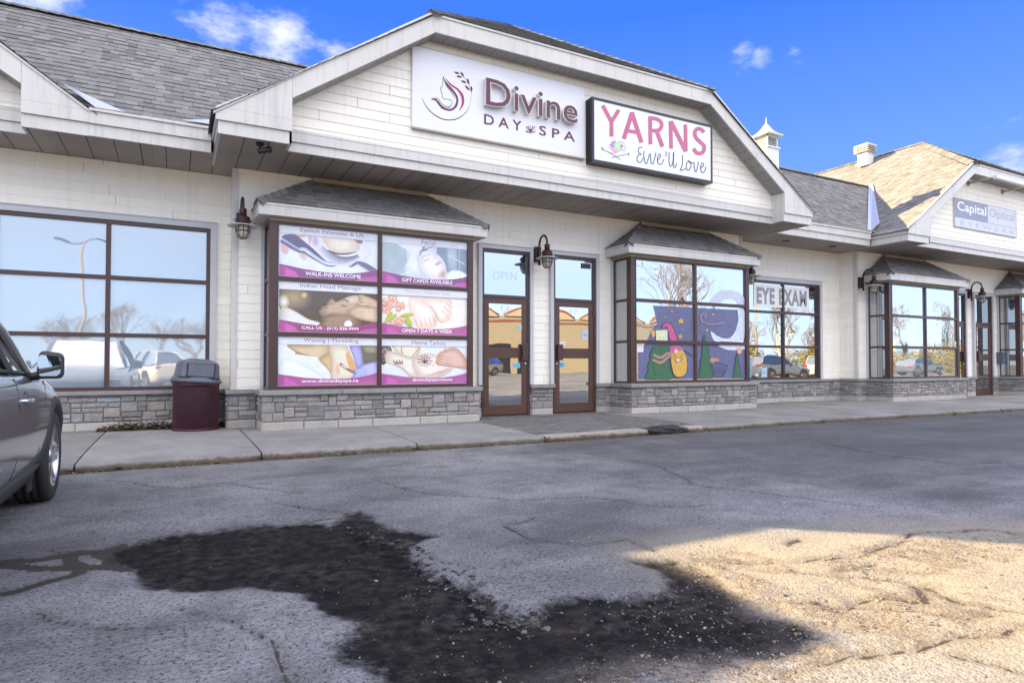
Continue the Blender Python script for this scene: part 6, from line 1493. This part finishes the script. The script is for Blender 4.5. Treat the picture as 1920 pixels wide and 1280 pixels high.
pole = empty('lot_lamp_post', (-5.6, -30, 0)); tag(pole, 'tall thin lamp post with two level arms across the lot', 'lamp post')
c = MB(); c.tube([(0, 0, 0), (0, 0, 9.4)], [.11, .07], 10); c.build('post', m_beige2, pole)
for s_ in (-1, 1):
    c = MB(); c.tube([(0, 0, 9.35), (s_*.9, 0, 9.45)], .04, 6); c.bbox(min(s_*.8, s_*1.7), max(s_*.8, s_*1.7), -.14, .14, 9.40, 9.52, .03); c.build('lamp_arm', m_clad, pole)
for i, (x, y) in enumerate(((48, -20), (66, -24))):
    o = copy_tree(pole); o.location = (x, y, 0); o['label'] = ('lamp post beside the silver blue suv across the lot', 'lamp post furthest right across the lot')[i]; o['group'] = 'lot lamp posts'
pole['group'] = 'lot lamp posts'
# snow-dulled grass verge beyond the lot
c = MB(); c.poly([(-250, -68, .02), (10, -68, .02), (10, -250, .02), (-250, -250, .02)]); c.poly([(64, -16, .02), (250, 30, .02), (250, -250, .02), (64, -250, .02)])
vg = c.build('verge', pmat('dry winter grass', (.28, .24, .12), .9, var=.25, vs=.5, fine=.2)); tag(vg, kind='structure')

m_bark = pmat('grey brown bark', (.20, .16, .12), .85, var=.25, vs=3)
m_birch = pmat('pale birch bark', (.55, .50, .42), .8, var=.15, vs=3)
m_twig = pmat('fine bare twigs', (.24, .17, .10), .85, var=.25, vs=2)
m_need = pmat('evergreen needles', (.055, .085, .03), .8, var=.4, vs=1.5, tone=True)
def bare_tree(seed, H=9, bark=m_bark, lean=0):
    r = random.Random(seed); t = empty('bare_tree'); tr = MB(); tw = MB()
    def grow(p, d, L, rad, lv):
        q = p+d*L*.5+Vector((r.uniform(-.1, .1), r.uniform(-.1, .1), 0))*L*.4; e = q+(d+Vector((r.uniform(-.3, .3), r.uniform(-.3, .3), r.uniform(0, .2)))).normalized()*L*.5
        (tr if lv < 2 else tw).tube([p, q, e], [rad, rad*.85, rad*.68], 6 if lv < 2 else 3, caps=False)
        if lv >= 6: return
        for k in range(r.choice((2, 3, 3)) if lv else 5):
            a = Vector((r.gauss(0, 1), r.gauss(0, 1), r.uniform(.1, 1.0))).normalized(); nd = (d*1.0+a*.85).normalized(); s0 = e if r.random() < .6 else q+(e-q)*r.random()
            grow(s0, nd, L*r.uniform(.62, .82), max(.012, rad*.6), lv+1)
    grow(Vector((0, 0, 0)), Vector((lean, 0, 1)).normalized(), H*.30, H*.017, 0)
    tr.build('trunk', bark, t); tw.build('crown', m_twig, t); return t
def spruce(seed, H=9):
    r = random.Random(seed); t = empty('spruce_tree'); c = MB(); c.tube([(0, 0, 0), (0, 0, H)], [H*.02, .02], 8); c.build('trunk', m_bark, t)
    c = MB(); z = H*.08
    while z < H*.99:
        f = 1-z/H; L = H*.24*f**.85+.08; nb = int(7+9*f)
        for k in range(nb):
            q = r.uniform(0, 6.28); LL = L*r.uniform(.7, 1.15); dz = -.25*LL
            for j in range(7):
                s_ = (j+.5)/7; px, py, pz = LL*s_*math.cos(q), LL*s_*math.sin(q), z+dz*s_+.1*LL*s_*s_
                for m_ in range(2):
                    a = q+r.uniform(-1.3, 1.3); l = H*.022*(1.3-s_); tn = r.uniform(.5, 1.7)
                    c.poly([(px-math.sin(a)*l*.4, py+math.cos(a)*l*.4, pz), (px+math.cos(a)*l, py+math.sin(a)*l, pz-l*.3), (px+math.sin(a)*l*.4, py-math.cos(a)*l*.4, pz+l*.1)], 0, (tn, tn, tn*.9))
        z += H*.022
    c.build('crown', m_need, t); return t
T = [bare_tree(1, 10), bare_tree(2, 8.5), bare_tree(3, 9.5, m_birch, .12)]; P2 = [spruce(5, 9.5), spruce(6, 7)]
r = random.Random(77); used = set(); ntree = 0
def place(src, x, y, s_, lb):
    o = src if id(src) not in used else copy_tree(src); used.add(id(src)); o.location = (x, y, 0); o.scale = (s_, s_, s_*r.uniform(.92, 1.1)); o.rotation_euler = (0, 0, r.uniform(0, 6.28)); tag(o, lb, 'tree', 'trees beyond the parking lot'); return o
place(T[0], 31.5, -15, .95, 'large bare tree mirrored in the mural window'); place(T[2], 60, -27, 1.0, 'pale leaning birch mirrored in the eye exam window'); place(P2[0], 61.5, -34, 1.1, 'tall dark spruce mirrored in the eye exam window')
place(P2[1], 88, -26, 1.2, 'broad spruce mirrored in the third bay window')
for i in range(26):
    x = -75+i*5.2+r.uniform(-1.5, 1.5); y = -92+r.uniform(-12, 8); place(r.choice(T), x, y, r.uniform(.9, 1.3), 'bare winter tree in the distant row behind the lot')
for i in range(30):
    k = i/29; x = 68+k*40+r.uniform(-4, 14); y = -58+k*62+r.uniform(-5, 5); sp = r.random() < .35
    place(r.choice(P2) if sp else r.choice(T), x, y, r.uniform(.75, 1.15), 'evergreen among the trees at the right side of the lot' if sp else 'bare winter tree at the right side of the lot')

def thicket(seed):
    r = random.Random(seed); t = MB()
    for k in range(2600):
        q = r.uniform(0, 6.28); u = r.random()**.5; hh = r.random(); x, y = 3.2*u*math.cos(q), 1.6*u*math.sin(q); z = hh*(3.6-1.6*u+.8*mnoise.noise(Vector((x*.8, y*.8, seed)))); a = r.uniform(0, 6.28); l = r.uniform(.10, .24); tn = r.uniform(.5, 1.6)
        t.poly([(x, y, z), (x+math.cos(a)*l, y+math.sin(a)*l, z+r.uniform(-.08, .14)), (x+math.cos(a+.5)*l*.8, y+math.sin(a+.5)*l*.8, z+.16)], 0, (tn, tn, tn))
    return t
m_brush = pmat('yellow green brush', (.20, .17, .045), .85, var=.4, vs=.6, tone=True)
TH = [thicket(k).build('brush_thicket', m_brush) for k in (1, 2)]
for i in range(22):
    k = i/21; o = TH[i] if i < 2 else TH[i % 2].copy()
    if i >= 2: COL.objects.link(o)
    o.location = (50+k*44+r.uniform(-1, 1), -31+k*20+r.uniform(-1.5, 1.5), 0); o.scale = (.9, .9, r.uniform(.7, 1.25)); o.rotation_euler = (0, 0, r.uniform(0, 6.28))
    tag(o, 'yellow green brush thicket along the right side of the lot', 'shrub', 'brush thickets at the right side of the lot')
